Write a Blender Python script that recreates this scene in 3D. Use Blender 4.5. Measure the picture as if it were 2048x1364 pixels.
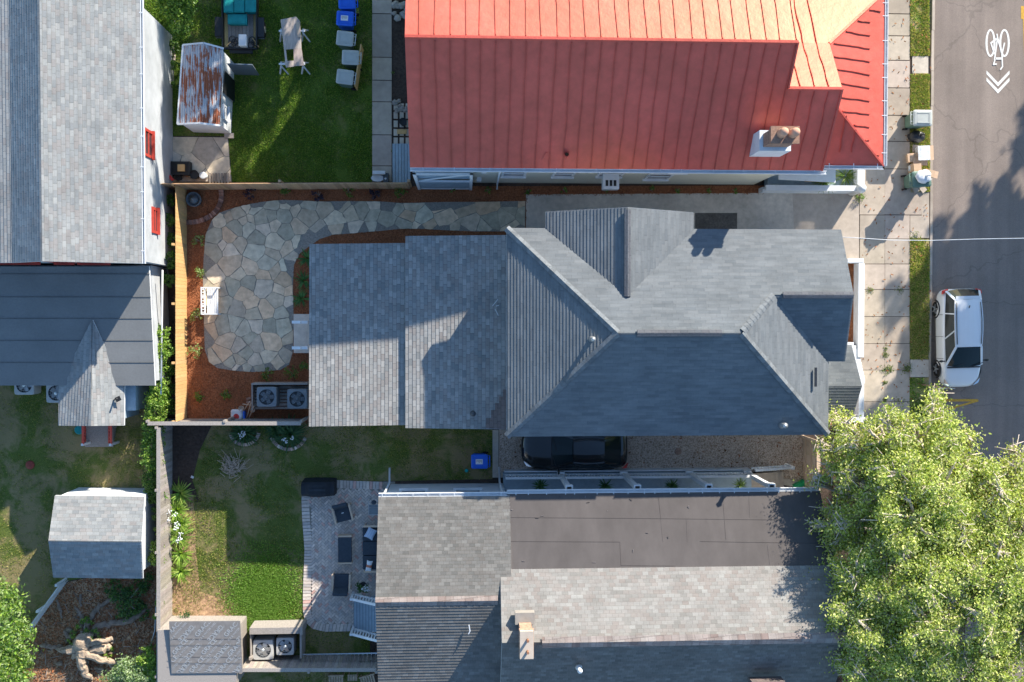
import bpy, math, random
import numpy as np
from mathutils import Vector, Matrix
random.seed(7); rng = np.random.default_rng(7)
R = math.radians; PI = math.pi
for o in list(bpy.data.objects): bpy.data.objects.remove(o)
scene = bpy.context.scene; COL = scene.collection
# ---------------------------------------------------------------- camera
H = 43.0; FPX = 1913.0; NU, NV = 930.0, 640.0          # flight height, focal length and nadir point of the drone shot
zc = -Vector(((NU-1024)/FPX, -(NV-682)/FPX, -1)).normalized()   # world up in camera axes
xc = (Vector((1,0,0)) - zc*zc.x).normalized(); yc = zc.cross(xc)
M3 = Matrix((xc, yc, zc))                              # camera axes -> world axes
cam = bpy.data.objects.new('camera', bpy.data.cameras.new('camera')); COL.objects.link(cam)
cam.matrix_world = Matrix.Translation((0,0,H)) @ M3.to_4x4()
cam.data.sensor_width = 36; cam.data.lens = FPX/2048*36; cam.data.clip_end = 2000
scene.camera = cam
def P(u, v, z=0.0):
    d = M3 @ Vector(((u-1024)/FPX, -(v-682)/FPX, -1)); k = (H-z)/-d.z
    return Vector((d.x*k, d.y*k, z))
# ---------------------------------------------------------------- light
SUN_EL, SUN_AZ = R(20.8), R(33)
w = bpy.data.worlds.new('World'); scene.world = w; w.use_nodes = True
nt = w.node_tree; bg = nt.nodes['Background']; sk = nt.nodes.new('ShaderNodeTexSky')
sk.sky_type = 'NISHITA'; sk.sun_disc = False; sk.sun_elevation = SUN_EL; sk.sun_rotation = SUN_AZ
sk.air_density = 1.0; sk.dust_density = 0.3; sk.ozone_density = 2.0
mxs = nt.nodes.new('ShaderNodeMix'); mxs.data_type = 'RGBA'; mxs.blend_type = 'MULTIPLY'; mxs.inputs[0].default_value = 1.0; mxs.inputs[7].default_value = (0.86, 0.97, 1.04, 1)
nt.links.new(sk.outputs[0], mxs.inputs[6]); nt.links.new(mxs.outputs[2], bg.inputs[0]); bg.inputs[1].default_value = 0.125
ld = bpy.data.lights.new('sun', 'SUN'); ld.energy = 5.0; ld.angle = R(0.5); ld.color = (1.0, 0.92, 0.79)
sun = bpy.data.objects.new('sun', ld); COL.objects.link(sun)
sv = Vector((math.sin(SUN_AZ)*math.cos(SUN_EL), math.cos(SUN_AZ)*math.cos(SUN_EL), math.sin(SUN_EL)))
sun.rotation_euler = sv.to_track_quat('Z', 'Y').to_euler(); sun.location = (20,30,30)
scene.view_settings.view_transform = 'Standard'; scene.view_settings.look = 'None'
scene.view_settings.exposure = 1.2; scene.view_settings.gamma = 1.0
# ---------------------------------------------------------------- materials
def newmat(name, rough=0.8, metal=0.0, spec=0.3):
    m = bpy.data.materials.new(name); m.use_nodes = True
    b = m.node_tree.nodes['Principled BSDF']
    b.inputs['Roughness'].default_value = rough; b.inputs['Metallic'].default_value = metal
    b.inputs['Specular IOR Level'].default_value = spec
    return m, m.node_tree, b
def N(nt, t, **k):
    n = nt.nodes.new(t)
    for a, b in k.items(): setattr(n, a, b)
    return n
def mth(nt, op, a, b=None, c=None):
    n = nt.nodes.new('ShaderNodeMath'); n.operation = op
    for i, x in enumerate((a, b, c)):
        if x is None: continue
        if isinstance(x, (int, float)): n.inputs[i].default_value = x
        else: nt.links.new(x, n.inputs[i])
    return n.outputs[0]
def mix(nt, f, a, b, mode='MIX'):
    n = nt.nodes.new('ShaderNodeMix'); n.data_type = 'RGBA'; n.blend_type = mode
    for i, x in ((0, f), (6, a), (7, b)):
        if isinstance(x, (int, float)): n.inputs[i].default_value = x
        elif isinstance(x, tuple): n.inputs[i].default_value = (*x, 1)
        else: nt.links.new(x, n.inputs[i])
    return n.outputs[2]
def noise(nt, scale, detail=4, rough=0.6, vec=None, dist=0.0):
    n = nt.nodes.new('ShaderNodeTexNoise'); n.inputs['Scale'].default_value = scale
    n.inputs['Detail'].default_value = detail; n.inputs['Roughness'].default_value = rough; n.inputs['Distortion'].default_value = dist
    if vec is not None: nt.links.new(vec, n.inputs['Vector'])
    return n.outputs['Fac']
def ramp(nt, f, stops, interp='LINEAR'):
    n = nt.nodes.new('ShaderNodeValToRGB'); n.color_ramp.interpolation = interp
    while len(n.color_ramp.elements) < len(stops): n.color_ramp.elements.new(0.5)
    for e, (p, c) in zip(n.color_ramp.elements, stops):
        e.position = p; e.color = (*c, 1) if len(c) == 3 else c
    nt.links.new(f, n.inputs[0]); return n.outputs[0]
def bump(nt, b, h, strength=0.5, dist=0.02):
    n = nt.nodes.new('ShaderNodeBump'); n.inputs['Strength'].default_value = strength; n.inputs['Distance'].default_value = dist
    nt.links.new(h, n.inputs['Height']); nt.links.new(n.outputs[0], b.inputs['Normal'])
def coords(nt): return nt.nodes.new('ShaderNodeTexCoord').outputs['Object']
def mat(name, c, rough=0.8, metal=0.0, spec=0.3, amt=0.25, scale=6, bmp=0.0, stretch=None, c2=None, big=0.0, bigscale=0.5):
    """plain colour broken up by fine and coarse noise; multiplied by the mesh colour attribute"""
    m, nt, b = newmat(name, rough, metal, spec)
    v = coords(nt)
    if stretch:
        mp = nt.nodes.new('ShaderNodeMapping'); mp.inputs['Scale'].default_value = stretch; nt.links.new(v, mp.inputs[0]); v = mp.outputs[0]
    f = noise(nt, scale, 5, 0.65, v)
    lo = tuple(x*(1-amt) for x in c) if c2 is None else c2; hi = tuple(min(1, x*(1+amt)) for x in c) if c2 is None else c
    col = ramp(nt, f, [(0.3, lo), (0.7, hi)])
    if big:
        g = noise(nt, bigscale, 3, 0.6, v)
        col = mix(nt, 1.0, col, ramp(nt, g, [(0.3, (1-big,)*3), (0.7, (1+big*0.4,)*3)]), 'MULTIPLY')
    a = nt.nodes.new('ShaderNodeAttribute'); a.attribute_name = 'Col'
    col = mix(nt, 1.0, col, a.outputs['Color'], 'MULTIPLY')
    nt.links.new(col, b.inputs['Base Color'])
    if bmp: bump(nt, b, f, 0.6, bmp)
    return m
COURSE = {}
def shingle(name, tones, w=0.3, h=0.145, line=0.45, thick=0.012, stain=0.12, vl=0.10):
    m, nt, b = newmat(name, 0.9, 0, 0.2)
    uv = nt.nodes.new('ShaderNodeUVMap').outputs[0]
    sp = nt.nodes.new('ShaderNodeSeparateXYZ'); nt.links.new(uv, sp.inputs[0])
    COURSE[m.name] = h
    v = mth(nt, 'DIVIDE', sp.outputs[1], h)
    row = mth(nt, 'FLOOR', v); fv = mth(nt, 'FRACT', v)
    wr = nt.nodes.new('ShaderNodeTexWhiteNoise'); wr.noise_dimensions = '1D'; nt.links.new(row, wr.inputs['W'])
    u = mth(nt, 'ADD', mth(nt, 'DIVIDE', sp.outputs[0], w), mth(nt, 'ADD', mth(nt, 'MULTIPLY', row, 0.5), mth(nt, 'MULTIPLY', wr.outputs[0], 0.35)))
    col = mth(nt, 'FLOOR', u); fu = mth(nt, 'FRACT', u)
    cb = nt.nodes.new('ShaderNodeCombineXYZ'); nt.links.new(col, cb.inputs[0]); nt.links.new(row, cb.inputs[1])
    wn = nt.nodes.new('ShaderNodeTexWhiteNoise'); wn.noise_dimensions = '2D'; nt.links.new(cb.outputs[0], wn.inputs['Vector'])
    n = len(tones); c = ramp(nt, wn.outputs[0], [(i/(n-1)*0.96+0.02 if n > 1 else 0, t) for i, t in enumerate(tones)])
    gr = noise(nt, 45, 3, 0.7, uv); c = mix(nt, 1.0, c, ramp(nt, gr, [(0.25, (0.72,)*3), (0.75, (1.25,)*3)]), 'MULTIPLY')
    st = noise(nt, 0.55, 4, 0.6, uv); c = mix(nt, 1.0, c, ramp(nt, st, [(0.3, (1-stain,)*3), (0.7, (1+stain*0.7,)*3)]), 'MULTIPLY')
    mpu = nt.nodes.new('ShaderNodeMapping'); mpu.inputs['Scale'].default_value = (.9, 5.5, 1); nt.links.new(uv, mpu.inputs[0])
    c = mix(nt, 1.0, c, ramp(nt, noise(nt, 1.0, 3, 0.6, mpu.outputs[0]), [(0.35, (1-stain*.9,)*3), (0.65, (1+stain*.6,)*3)]), 'MULTIPLY')
    ln = mth(nt, 'MAXIMUM', mth(nt, 'GREATER_THAN', fv, 0.88), mth(nt, 'MULTIPLY', mth(nt, 'LESS_THAN', fu, vl), 0.55))
    c = mix(nt, mth(nt, 'MULTIPLY', ln, line), c, tuple(x*0.25 for x in tones[0]))
    at = nt.nodes.new('ShaderNodeAttribute'); at.attribute_name = 'Col'
    c = mix(nt, 1.0, c, at.outputs['Color'], 'MULTIPLY')
    nt.links.new(c, b.inputs['Base Color'])
    hh = mth(nt, 'MULTIPLY', wn.outputs[0], 0.35); hh = mth(nt, 'SUBTRACT', hh, mth(nt, 'MULTIPLY', mth(nt, 'LESS_THAN', fu, vl), 0.5))
    bump(nt, b, hh, 1.0, thick)
    return m
MT = {}
G = lambda x: (x, x, x)
MT['sh_left'] = shingle('pale_shingle', [(.225,.235,.238),(.28,.29,.288),(.265,.25,.242),(.32,.325,.318),(.24,.25,.255)], 0.26, 0.15, 0.25, 0.012, vl=.08)
MT['sh_main'] = shingle('grey_shingle', [(.138,.152,.163),(.165,.178,.187),(.150,.164,.174),(.178,.190,.198),(.158,.172,.182)], 0.42, 0.135, 0.22, 0.010, 0.13, vl=.03)
MT['sh_low'] = shingle('weathered_shingle', [(.20,.208,.208),(.28,.278,.267),(.24,.222,.21),(.335,.33,.315),(.255,.258,.255)], 0.27, 0.16, 0.4, 0.012, 0.10, vl=.1)
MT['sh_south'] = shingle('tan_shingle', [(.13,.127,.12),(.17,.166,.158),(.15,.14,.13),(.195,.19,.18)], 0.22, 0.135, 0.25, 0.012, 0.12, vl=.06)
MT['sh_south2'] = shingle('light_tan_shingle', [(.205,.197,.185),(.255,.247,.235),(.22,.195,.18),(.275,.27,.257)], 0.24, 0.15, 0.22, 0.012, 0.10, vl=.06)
MT['sh_cap'] = shingle('brown_cap_shingle', [(.22,.17,.155),(.29,.26,.245),(.25,.21,.195)], 0.3, 0.3, 0.3, 0.02)
MT['sh_brown'] = shingle('brown_shingle', [(.15,.12,.115),(.18,.145,.135),(.135,.115,.11)], 0.27, 0.16, 0.4, 0.012)
MT['red_metal'] = mat('red_painted_metal', (.58,.092,.078), 0.5, 0, 0.85, 0.12, 2.5, 0.03, big=0.2, bigscale=.5)
b_=MT['red_metal'].node_tree.nodes['Principled BSDF']; b_.inputs['Specular Tint'].default_value=(1,.68,.36,1)
MT['white'] = mat('white_paint', (.66,.68,.70), 0.6, 0, 0.3, 0.07, 3, 0.003, big=.08)
MT['white_stucco'] = mat('white_stucco', (.42,.44,.46), 0.85, 0, 0.2, 0.10, 2.0, 0.01, big=.12)
MT['cream'] = mat('cream_siding', (.62,.60,.50), 0.8, 0, 0.2, 0.06, 3, 0.004, stretch=(.4,1,8))
MT['bluegrey'] = mat('blue_grey_paint', (.30,.38,.44), 0.7, 0, 0.3, 0.12, 5)
MT['membrane'] = mat('brown_grey_membrane', (.095,.085,.083), 0.85, 0, 0.2, 0.12, 1.6, 0.004, stretch=(1,.35,1), big=.13, bigscale=.5)
MT['flatroof'] = mat('grey_roll_roofing', (.185,.19,.19), 0.85, 0, 0.2, 0.07, 12, 0.004, big=.12, bigscale=.6)
MT['wood_new'] = mat('fresh_cedar', (.60,.38,.17), 0.7, 0, 0.2, 0.18, 5, 0.003, stretch=(6,6,.7))
MT['wood_tan'] = mat('tan_cedar', (.42,.28,.17), 0.75, 0, 0.2, 0.2, 5, 0.003, stretch=(6,6,.7))
MT['wood_grey'] = mat('weathered_grey_wood', (.30,.27,.245), 0.9, 0, 0.1, 0.25, 5, 0.004, stretch=(5,5,.8))
MT['wood_pale'] = mat('pale_wood', (.52,.40,.30), 0.7, 0, 0.2, 0.15, 6, 0.002, stretch=(1,6,6))
MT['wood_ply'] = mat('weathered_plywood', (.42,.36,.32), 0.85, 0, 0.1, 0.3, 3, 0.003, stretch=(3,.6,1))
MT['concrete'] = mat('concrete', (.46,.39,.325), 0.9, 0, 0.2, 0.12, 3, 0.006, big=.18, bigscale=.45)
MT['concrete_d'] = mat('old_concrete', (.56,.49,.41), 0.9, 0, 0.2, 0.15, 4, 0.006, big=.22, bigscale=.6)
MT['asphalt'] = None
MT['black'] = mat('black_plastic', (.018,.019,.021), 0.5, 0, 0.4, 0.2, 5)
MT['cover'] = mat('black_fabric', (.022,.026,.032), 0.8, 0, 0.2, 0.25, 3, 0.02)
MT['navy'] = mat('charcoal_cushion', (.045,.058,.075), 0.9, 0, 0.2, 0.15, 12, 0.01)
MT['blue_pl'] = mat('blue_plastic', (.012,.115,.62), 0.45, 0, 0.4, 0.08, 4)
MT['grey_pl'] = mat('grey_green_plastic', (.40,.42,.40), 0.55, 0, 0.4, 0.08, 4)
MT['green_pl'] = mat('dark_green_plastic', (.10,.17,.14), 0.55, 0, 0.4, 0.12, 4)
MT['teal'] = mat('teal_tarp', (.008,.23,.23), 0.55, 0, 0.3, 0.18, 3, 0.03)
MT['metal'] = mat('grey_metal', (.42,.43,.44), 0.4, 0.6, 0.5, 0.1, 6)
MT['dmetal'] = mat('dark_metal', (.06,.07,.08), 0.5, 0.3, 0.5, 0.15, 6)
MT['acgrey'] = mat('condenser_blue_grey', (.16,.185,.205), 0.5, 0.1, 0.4, 0.1, 6)
MT['aclight'] = mat('condenser_beige', (.45,.45,.44), 0.5, 0.1, 0.4, 0.1, 6)
MT['brick'] = mat('old_brick', (.33,.21,.16), 0.9, 0, 0.2, 0.3, 9, 0.01)
MT['clay'] = mat('clay_pot', (.52,.29,.20), 0.8, 0, 0.2, 0.12, 5)
MT['paver'] = mat('paver', (.55,.48,.43), 0.9, 0, 0.2, 0.15, 8, 0.004)
MT['stone'] = mat('flagstone', (.62,.52,.39), 0.9, 0, 0.2, 0.16, 4, 0.02, big=.12, bigscale=2)
MT['joint'] = mat('joint_sand', (.27,.25,.215), 0.95, 0, 0.1, 0.3, 20, 0.01)
MT['mulch'] = mat('red_brown_mulch', (.27,.105,.05), 0.95, 0, 0.1, 0.45, 16, 0.05, big=.2, bigscale=1.2)
MT['chip'] = mat('mulch_chips', (.33,.135,.068), 0.95, 0, 0.1, 0.3, 8)
MT['soil'] = mat('dark_soil', (.075,.055,.045), 0.95, 0, 0.1, 0.35, 9, 0.04, big=.3)
MT['dirt'] = mat('leafy_red_dirt', (.42,.27,.165), 0.95, 0, 0.1, 0.45, 7, 0.06, big=.35, bigscale=.8)
MT['gravel'] = mat('pebble_gravel', (.56,.45,.36), 0.9, 0, 0.2, 0.4, 26, 0.03, big=.3, bigscale=.7)
MT['pebble'] = mat('pebbles', (.68,.56,.46), 0.8, 0, 0.2, 0.2, 20)
MT['bark'] = mat('grey_bark', (.34,.30,.26), 0.9, 0, 0.1, 0.3, 8, 0.02)
MT['stump'] = mat('stump_wood', (.40,.31,.23), 0.9, 0, 0.1, 0.35, 7, 0.08, stretch=(1,1,3), big=.3, bigscale=3)
MT['root'] = mat('root_bark', (.25,.19,.15), 0.9, 0, 0.1, 0.3, 6, 0.03)
MT['redpaint'] = mat('red_paint', (.42,.05,.035), 0.6, 0, 0.3, 0.12, 6)
MT['glass'] = mat('dark_glass', (.03,.035,.04), 0.08, 0, 0.7, 0.15, 2)
MT['carglass'] = mat('car_glass', (.008,.018,.022), 0.04, 0, 0.3, 0.1, 1)
MT['chrome'] = mat('bright_metal', (.7,.7,.7), 0.15, 1.0, 0.5, 0.05, 3)
MT['tyre'] = mat('tyre_rubber', (.022,.021,.021), 0.85, 0, 0.2, 0.15, 10)
MT['card'] = mat('cardboard', (.56,.39,.27), 0.85, 0, 0.1, 0.1, 5)
MT['bag'] = mat('black_bag', (.018,.018,.022), 0.3, 0, 0.5, 0.2, 9, 0.06)
MT['wbag'] = mat('white_bag', (.66,.68,.72), 0.4, 0, 0.4, 0.12, 7, 0.06)
MT['yellow'] = mat('worn_yellow_paint', (.58,.33,.06), 0.8, 0, 0.2, 0.25, 9)
MT['line'] = mat('white_road_paint', (.72,.71,.68), 0.8, 0, 0.2, 0.14, 12)
MT['oldasphalt'] = mat('old_asphalt_patch', (.13,.118,.105), 0.9, 0, .2, .3, 12, .01, big=.3, bigscale=2)
MT['lettering'] = mat('pale_lettering', (.36,.37,.375), 0.8, 0, 0.2, 0.12, 12)
MT['underlay'] = mat('brown_grey_underlayment', (.21,.195,.185), 0.75, 0, 0.3, 0.14, 7, 0.006, big=.15)
MT['redpl'] = mat('red_plastic', (.60,.06,.05), 0.5)
MT['green2'] = mat('bright_green_plastic', (.02,.34,.13), 0.5)
def leafmat(name, trans=0.35):
    m, nt, b = newmat(name, 0.5, 0, 0.35)
    a = nt.nodes.new('ShaderNodeAttribute'); a.attribute_name = 'Col'
    nt.links.new(a.outputs['Color'], b.inputs['Base Color'])
    t = nt.nodes.new('ShaderNodeBsdfTranslucent'); nt.links.new(mix(nt, 1.0, a.outputs['Color'], (1.5, 1.6, 0.5), 'MULTIPLY'), t.inputs[0])
    s = nt.nodes.new('ShaderNodeMixShader'); s.inputs[0].default_value = trans
    nt.links.new(b.outputs[0], s.inputs[1]); nt.links.new(t.outputs[0], s.inputs[2])
    nt.links.new(s.outputs[0], nt.nodes['Material Output'].inputs[0]); return m
MT['leaf'] = leafmat('leaf')
def paint(name, c, rough=0.25):
    m, nt, b = newmat(name, rough, 0, 0.5); b.inputs['Base Color'].default_value = (*c, 1)
    b.inputs['Coat Weight'].default_value = 0.6; b.inputs['Coat Roughness'].default_value = 0.05
    f = noise(nt, 1.5, 3, 0.5, coords(nt)); nt.links.new(ramp(nt, f, [(0.3, tuple(x*.95 for x in c)), (0.7, c)]), b.inputs['Base Color']); return m
MT['carwhite'] = paint('white_car_paint', (.74,.75,.77)); MT['carblack'] = paint('black_car_paint', (.008,.009,.011), 0.12)
def mat_rust():
    m, nt, b = newmat('rusty_corrugated_metal', 0.6, 0, 0.3); v = coords(nt)
    f = noise(nt, 1.1, 6, 0.75, v, 0.6); mp = nt.nodes.new('ShaderNodeMapping'); mp.inputs['Scale'].default_value = (9, .8, 1); nt.links.new(v, mp.inputs[0])
    g = noise(nt, 1.3, 4, 0.6, mp.outputs[0]); k = mth(nt, 'ADD', mth(nt, 'MULTIPLY', f, .45), mth(nt, 'MULTIPLY', g, .55))
    nt.links.new(ramp(nt, k, [(0.47, (.42,.44,.47)), (0.52, (.30,.10,.05)), (0.7, (.22,.06,.03))]), b.inputs['Base Color']); return m
MT['rust'] = mat_rust()
def mat_lawn(name, g1, g2, dry, patch, amount=0.5):
    m, nt, b = newmat(name, 0.95, 0, 0.1); v = coords(nt)
    c = ramp(nt, noise(nt, 22, 5, 0.75, v), [(0.3, g1), (0.7, g2)])
    d = ramp(nt, noise(nt, 0.55, 5, 0.7, v, 0.4), [(amount-.05, (0,0,0)), (amount+.06, (1,1,1))])
    c = mix(nt, mth(nt, 'MULTIPLY', d, patch), c, dry)
    nt.links.new(c, b.inputs['Base Color']); bump(nt, b, noise(nt, 30, 4, 0.7, v), 1.0, 0.05); return m
MT['lawn'] = mat_lawn('lawn', (.06,.115,.02), (.15,.215,.04), (.26,.215,.09), 0.55, .54)
MT['lawn_dry'] = mat_lawn('thin_lawn', (.065,.10,.022), (.155,.19,.05), (.29,.225,.12), 0.85, .49)
MT['verge'] = mat_lawn('verge', (.14,.20,.04), (.30,.33,.09), (.48,.36,.20), 0.7, .5)
def mat_asphalt():
    m, nt, b = newmat('asphalt', 0.9, 0, 0.25); v = coords(nt)
    c = ramp(nt, noise(nt, 30, 5, 0.8, v), [(0.3, (.20,.162,.142)), (0.7, (.315,.262,.228))])
    mp = nt.nodes.new('ShaderNodeMapping'); mp.inputs['Scale'].default_value = (1.1, .05, 1); nt.links.new(v, mp.inputs[0])
    c = mix(nt, 1.0, c, ramp(nt, noise(nt, 1.2, 3, 0.6, mp.outputs[0]), [(0.3, (.80,.79,.79)), (0.7, (1.1,1.09,1.08))]), 'MULTIPLY')
    c = mix(nt, 1.0, c, ramp(nt, noise(nt, .4, 5, 0.7, v), [(0.3, (.86,)*3), (0.7, (1.08,)*3)]), 'MULTIPLY')
    vo = nt.nodes.new('ShaderNodeTexVoronoi'); vo.feature = 'DISTANCE_TO_EDGE'; vo.inputs['Scale'].default_value = .22
    nv = nt.nodes.new('ShaderNodeTexNoise'); nv.inputs['Scale'].default_value = 1.4; nt.links.new(v, nv.inputs['Vector'])
    nt.links.new(mix(nt, .8, v, nv.outputs['Color'], 'ADD'), vo.inputs['Vector'])
    cr = mth(nt, 'LESS_THAN', vo.outputs['Distance'], .006)
    c = mix(nt, mth(nt, 'MULTIPLY', cr, .22), c, (.06,.055,.05))
    nt.links.new(c, b.inputs['Base Color']); bump(nt, b, noise(nt, 60, 3, 0.8, v), 0.6, 0.01); return m
MT['asphalt'] = mat_asphalt()
# ---------------------------------------------------------------- mesh helpers
WH = (1,1,1)
def _band(W, lo, hi):
    for s_,lim in ((1,hi),(-1,-lo)):
        out=[]
        for k in range(len(W)):
            a=W[k]; b=W[(k+1)%len(W)]; da=s_*a[1]-lim; db=s_*b[1]-lim
            if da<=1e-9: out.append(a)
            if da*db<0 and abs(da)>1e-9 and abs(db)>1e-9: t=da/(da-db); out.append((a[0]+t*(b[0]-a[0]),a[1]+t*(b[1]-a[1])))
        W=out
        if len(W)<3: return []
    return W
class MB:
    def __init__(s): s.v=[]; s.f=[]; s.c=[]; s.m=[]; s.sm=[]; s.uv={}
    def face(s, pts, c=WH, m=0, sm=False, uv=None):
        if uv: s.uv[len(s.f)]=uv
        i=len(s.v); s.v+= [tuple(p) for p in pts]; s.f.append(tuple(range(i,i+len(pts)))); s.c.append(c); s.m.append(m); s.sm.append(sm); return s
    def box(s, lo, hi, c=WH, m=0, rz=0, ctr=None, M=None):
        x0,y0,z0=lo; x1,y1,z1=hi
        p=[Vector(q) for q in ((x0,y0,z0),(x1,y0,z0),(x1,y1,z0),(x0,y1,z0),(x0,y0,z1),(x1,y0,z1),(x1,y1,z1),(x0,y1,z1))]
        if rz:
            cc=Vector(ctr) if ctr else Vector(((x0+x1)/2,(y0+y1)/2,0)); cc.z=0; Rm=Matrix.Rotation(rz,3,'Z'); p=[Rm@(q-cc)+cc for q in p]
        if M is not None: p=[M@q for q in p]
        i=len(s.v); s.v+=[tuple(q) for q in p]
        for f in ((0,3,2,1),(4,5,6,7),(0,1,5,4),(1,2,6,5),(2,3,7,6),(3,0,4,7)):
            s.f.append(tuple(i+k for k in f)); s.c.append(c); s.m.append(m); s.sm.append(False)
        return s
    def bar(s, a, b, w, h, c=WH, m=0):
        a=Vector(a); b=Vector(b); d=b-a; L=d.length
        if L<1e-6: return s
        z=d/L; up=Vector((0,0,1)) if abs(z.z)<.95 else Vector((1,0,0)); x=z.cross(up).normalized(); y=x.cross(z)
        Mx=Matrix((x,y,z)).transposed().to_4x4(); Mx.translation=a
        return s.box((-w/2,-h/2,0),(w/2,h/2,L),c,m,M=Mx)
    def prism(s, poly, z0, z1, c=WH, m=0, bottom=False):
        n=len(poly); zt=z1 if callable(z1) else (lambda x,y:z1)
        A=sum(poly[k][0]*poly[(k+1)%n][1]-poly[(k+1)%n][0]*poly[k][1] for k in range(n))
        if A<0: poly=poly[::-1]
        top=[(p[0],p[1],zt(p[0],p[1])) for p in poly]; bot=[(p[0],p[1],z0) for p in poly]
        s.face(top,c,m)
        for k in range(n): s.face([bot[k],bot[(k+1)%n],top[(k+1)%n],top[k]],c,m)
        if bottom: s.face(bot[::-1],c,m)
        return s
    def slab(s, poly, th=0.1, c=WH, m=0, mside=None, cside=None):
        """3-D polygon with thickness straight down"""
        n=len(poly); P3=[Vector(p) for p in poly]; nn=sum(((P3[k]-P3[0]).cross(P3[(k+1)%n]-P3[0]) for k in range(1,n-1)),Vector())
        if nn.z<0: P3=P3[::-1]
        B=[p-Vector((0,0,th)) for p in P3]; s.face(P3,c,m); ms=m if mside is None else mside; cs=c if cside is None else cside
        for k in range(n): s.face([B[k],B[(k+1)%n],P3[(k+1)%n],P3[k]],cs,ms)
        s.face(B[::-1],cs,ms); return s
    def courses(s, poly, h, t=.02, c=WH, m=0):
        """lapped shingle courses laid on a sloping polygon"""
        Q=[Vector(p) for p in poly]; nn=Vector()
        for k in range(1,len(Q)-1): nn+=(Q[k]-Q[0]).cross(Q[k+1]-Q[0])
        if nn.z<0: Q=Q[::-1]; nn=-nn
        nn.normalize(); ux=Vector((0,0,1)).cross(nn).normalized(); uy=nn.cross(ux); d0=Q[0].dot(nn)
        W=[(p.dot(ux),p.dot(uy)) for p in Q]; lo=min(w[1] for w in W); hi=max(w[1] for w in W); r=math.floor(lo/h)
        while r*h<hi-1e-4:
            b=_band(W,r*h,(r+1)*h)
            if len(b)>2:
                f=lambda q:ux*q[0]+uy*q[1]+nn*(d0+.004+t*(1-(q[1]-r*h)/h)); tt=t*random.uniform(.8,1.15)
                s.face([f(q) for q in b],c,m,False,[[q[0],min(max(q[1],r*h+1e-4),(r+1)*h-1e-4)] for q in b])
                for k in range(len(b)):
                    a,e=b[k],b[(k+1)%len(b)]
                    if abs(a[1]-r*h)<1e-5 and abs(e[1]-r*h)<1e-5 and abs(a[0]-e[0])>1e-4:
                        g=lambda q:ux*q[0]+uy*q[1]+nn*(d0+.002); s.face([g(a),g(e),f(e),f(a)],(.7,.7,.7),m,False,[[a[0],a[1]+1e-4],[e[0],a[1]+1e-4],[e[0],a[1]+h*.3],[a[0],a[1]+h*.3]])
            r+=1
        return s
    def sroof(s, poly, th, mats, m=0, mside=1, t=.02):
        s.slab(poly,th,m=m,mside=mside); return s.courses(poly,COURSE[MT[mats[m]].name],t,m=m)
    def ring(s, rings, c=WH, m=0, sm=True, cap0=True, cap1=True, closed=True):
        i=len(s.v); n=len(rings[0])
        for r in rings: s.v+=[tuple(p) for p in r]
        for a in range(len(rings)-1):
            for k in range(n if closed else n-1):
                k2=(k+1)%n; s.f.append((i+a*n+k,i+a*n+k2,i+(a+1)*n+k2,i+(a+1)*n+k)); s.c.append(c); s.m.append(m); s.sm.append(sm)
        if cap0: s.f.append(tuple(i+k for k in range(n))[::-1]); s.c.append(c); s.m.append(m); s.sm.append(False)
        if cap1: s.f.append(tuple(i+(len(rings)-1)*n+k for k in range(n))); s.c.append(c); s.m.append(m); s.sm.append(False)
        return s
    def lathe(s, ctr, prof, n=16, c=WH, m=0, cap0=True, cap1=True, axis='Z'):
        cx,cy,cz=ctr; rs=[]
        for r,z in prof:
            if axis=='Z': rs.append([(cx+r*math.cos(2*PI*k/n),cy+r*math.sin(2*PI*k/n),cz+z) for k in range(n)])
            elif axis=='X': rs.append([(cx+z,cy+r*math.cos(2*PI*k/n),cz+r*math.sin(2*PI*k/n)) for k in range(n)])
            else: rs.append([(cx+r*math.sin(2*PI*k/n),cy+z,cz+r*math.cos(2*PI*k/n)) for k in range(n)])
        return s.ring(rs,c,m,True,cap0,cap1)
    def tube(s, path, r, n=8, c=WH, m=0):
        P3=[Vector(p) for p in path]; rs=[]
        for k,p in enumerate(P3):
            d=(P3[min(k+1,len(P3)-1)]-P3[max(k-1,0)]).normalized(); up=Vector((0,0,1)) if abs(d.z)<.9 else Vector((1,0,0))
            x=d.cross(up).normalized(); y=x.cross(d); rr=r[k] if isinstance(r,(list,tuple)) else r
            rs.append([p+x*rr*math.cos(2*PI*j/n)+y*rr*math.sin(2*PI*j/n) for j in range(n)])
        return s.ring(rs,c,m,True)
    def blob(s, ctr, rad, nu=12, nv=8, c=WH, m=0, jit=0.0, seed=0):
        rr=random.Random(seed); i=len(s.v); rs=[]
        for a in range(nv+1):
            t=PI*a/nv; row=[]
            for k in range(nu):
                q=1+rr.uniform(-jit,jit); row.append((ctr[0]+rad[0]*q*math.sin(t)*math.cos(2*PI*k/nu),ctr[1]+rad[1]*q*math.sin(t)*math.sin(2*PI*k/nu),ctr[2]-rad[2]*q*math.cos(t)))
            rs.append(row)
        return s.ring(rs,c,m,True,False,False)
    def build(s, name, mats, parent=None, off=None, bevel=0):
        if off is None:
            off=Vector((0,0,0)); r=parent
            while r is not None: off+=r.location; r=r.parent
        if not isinstance(mats,(list,tuple)): mats=[mats]
        me=bpy.data.meshes.new(name); vv=np.array(s.v,dtype=np.float32)-np.array(off,dtype=np.float32)
        me.from_pydata(vv.tolist(),[],s.f)
        for q in mats: me.materials.append(MT[q] if isinstance(q,str) else q)
        me.polygons.foreach_set('material_index',s.m); me.polygons.foreach_set('use_smooth',s.sm)
        uvl=me.uv_layers.new(name='UVMap'); ca=me.color_attributes.new('Col','FLOAT_COLOR','CORNER'); uvs=[]; cc=[]
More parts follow.
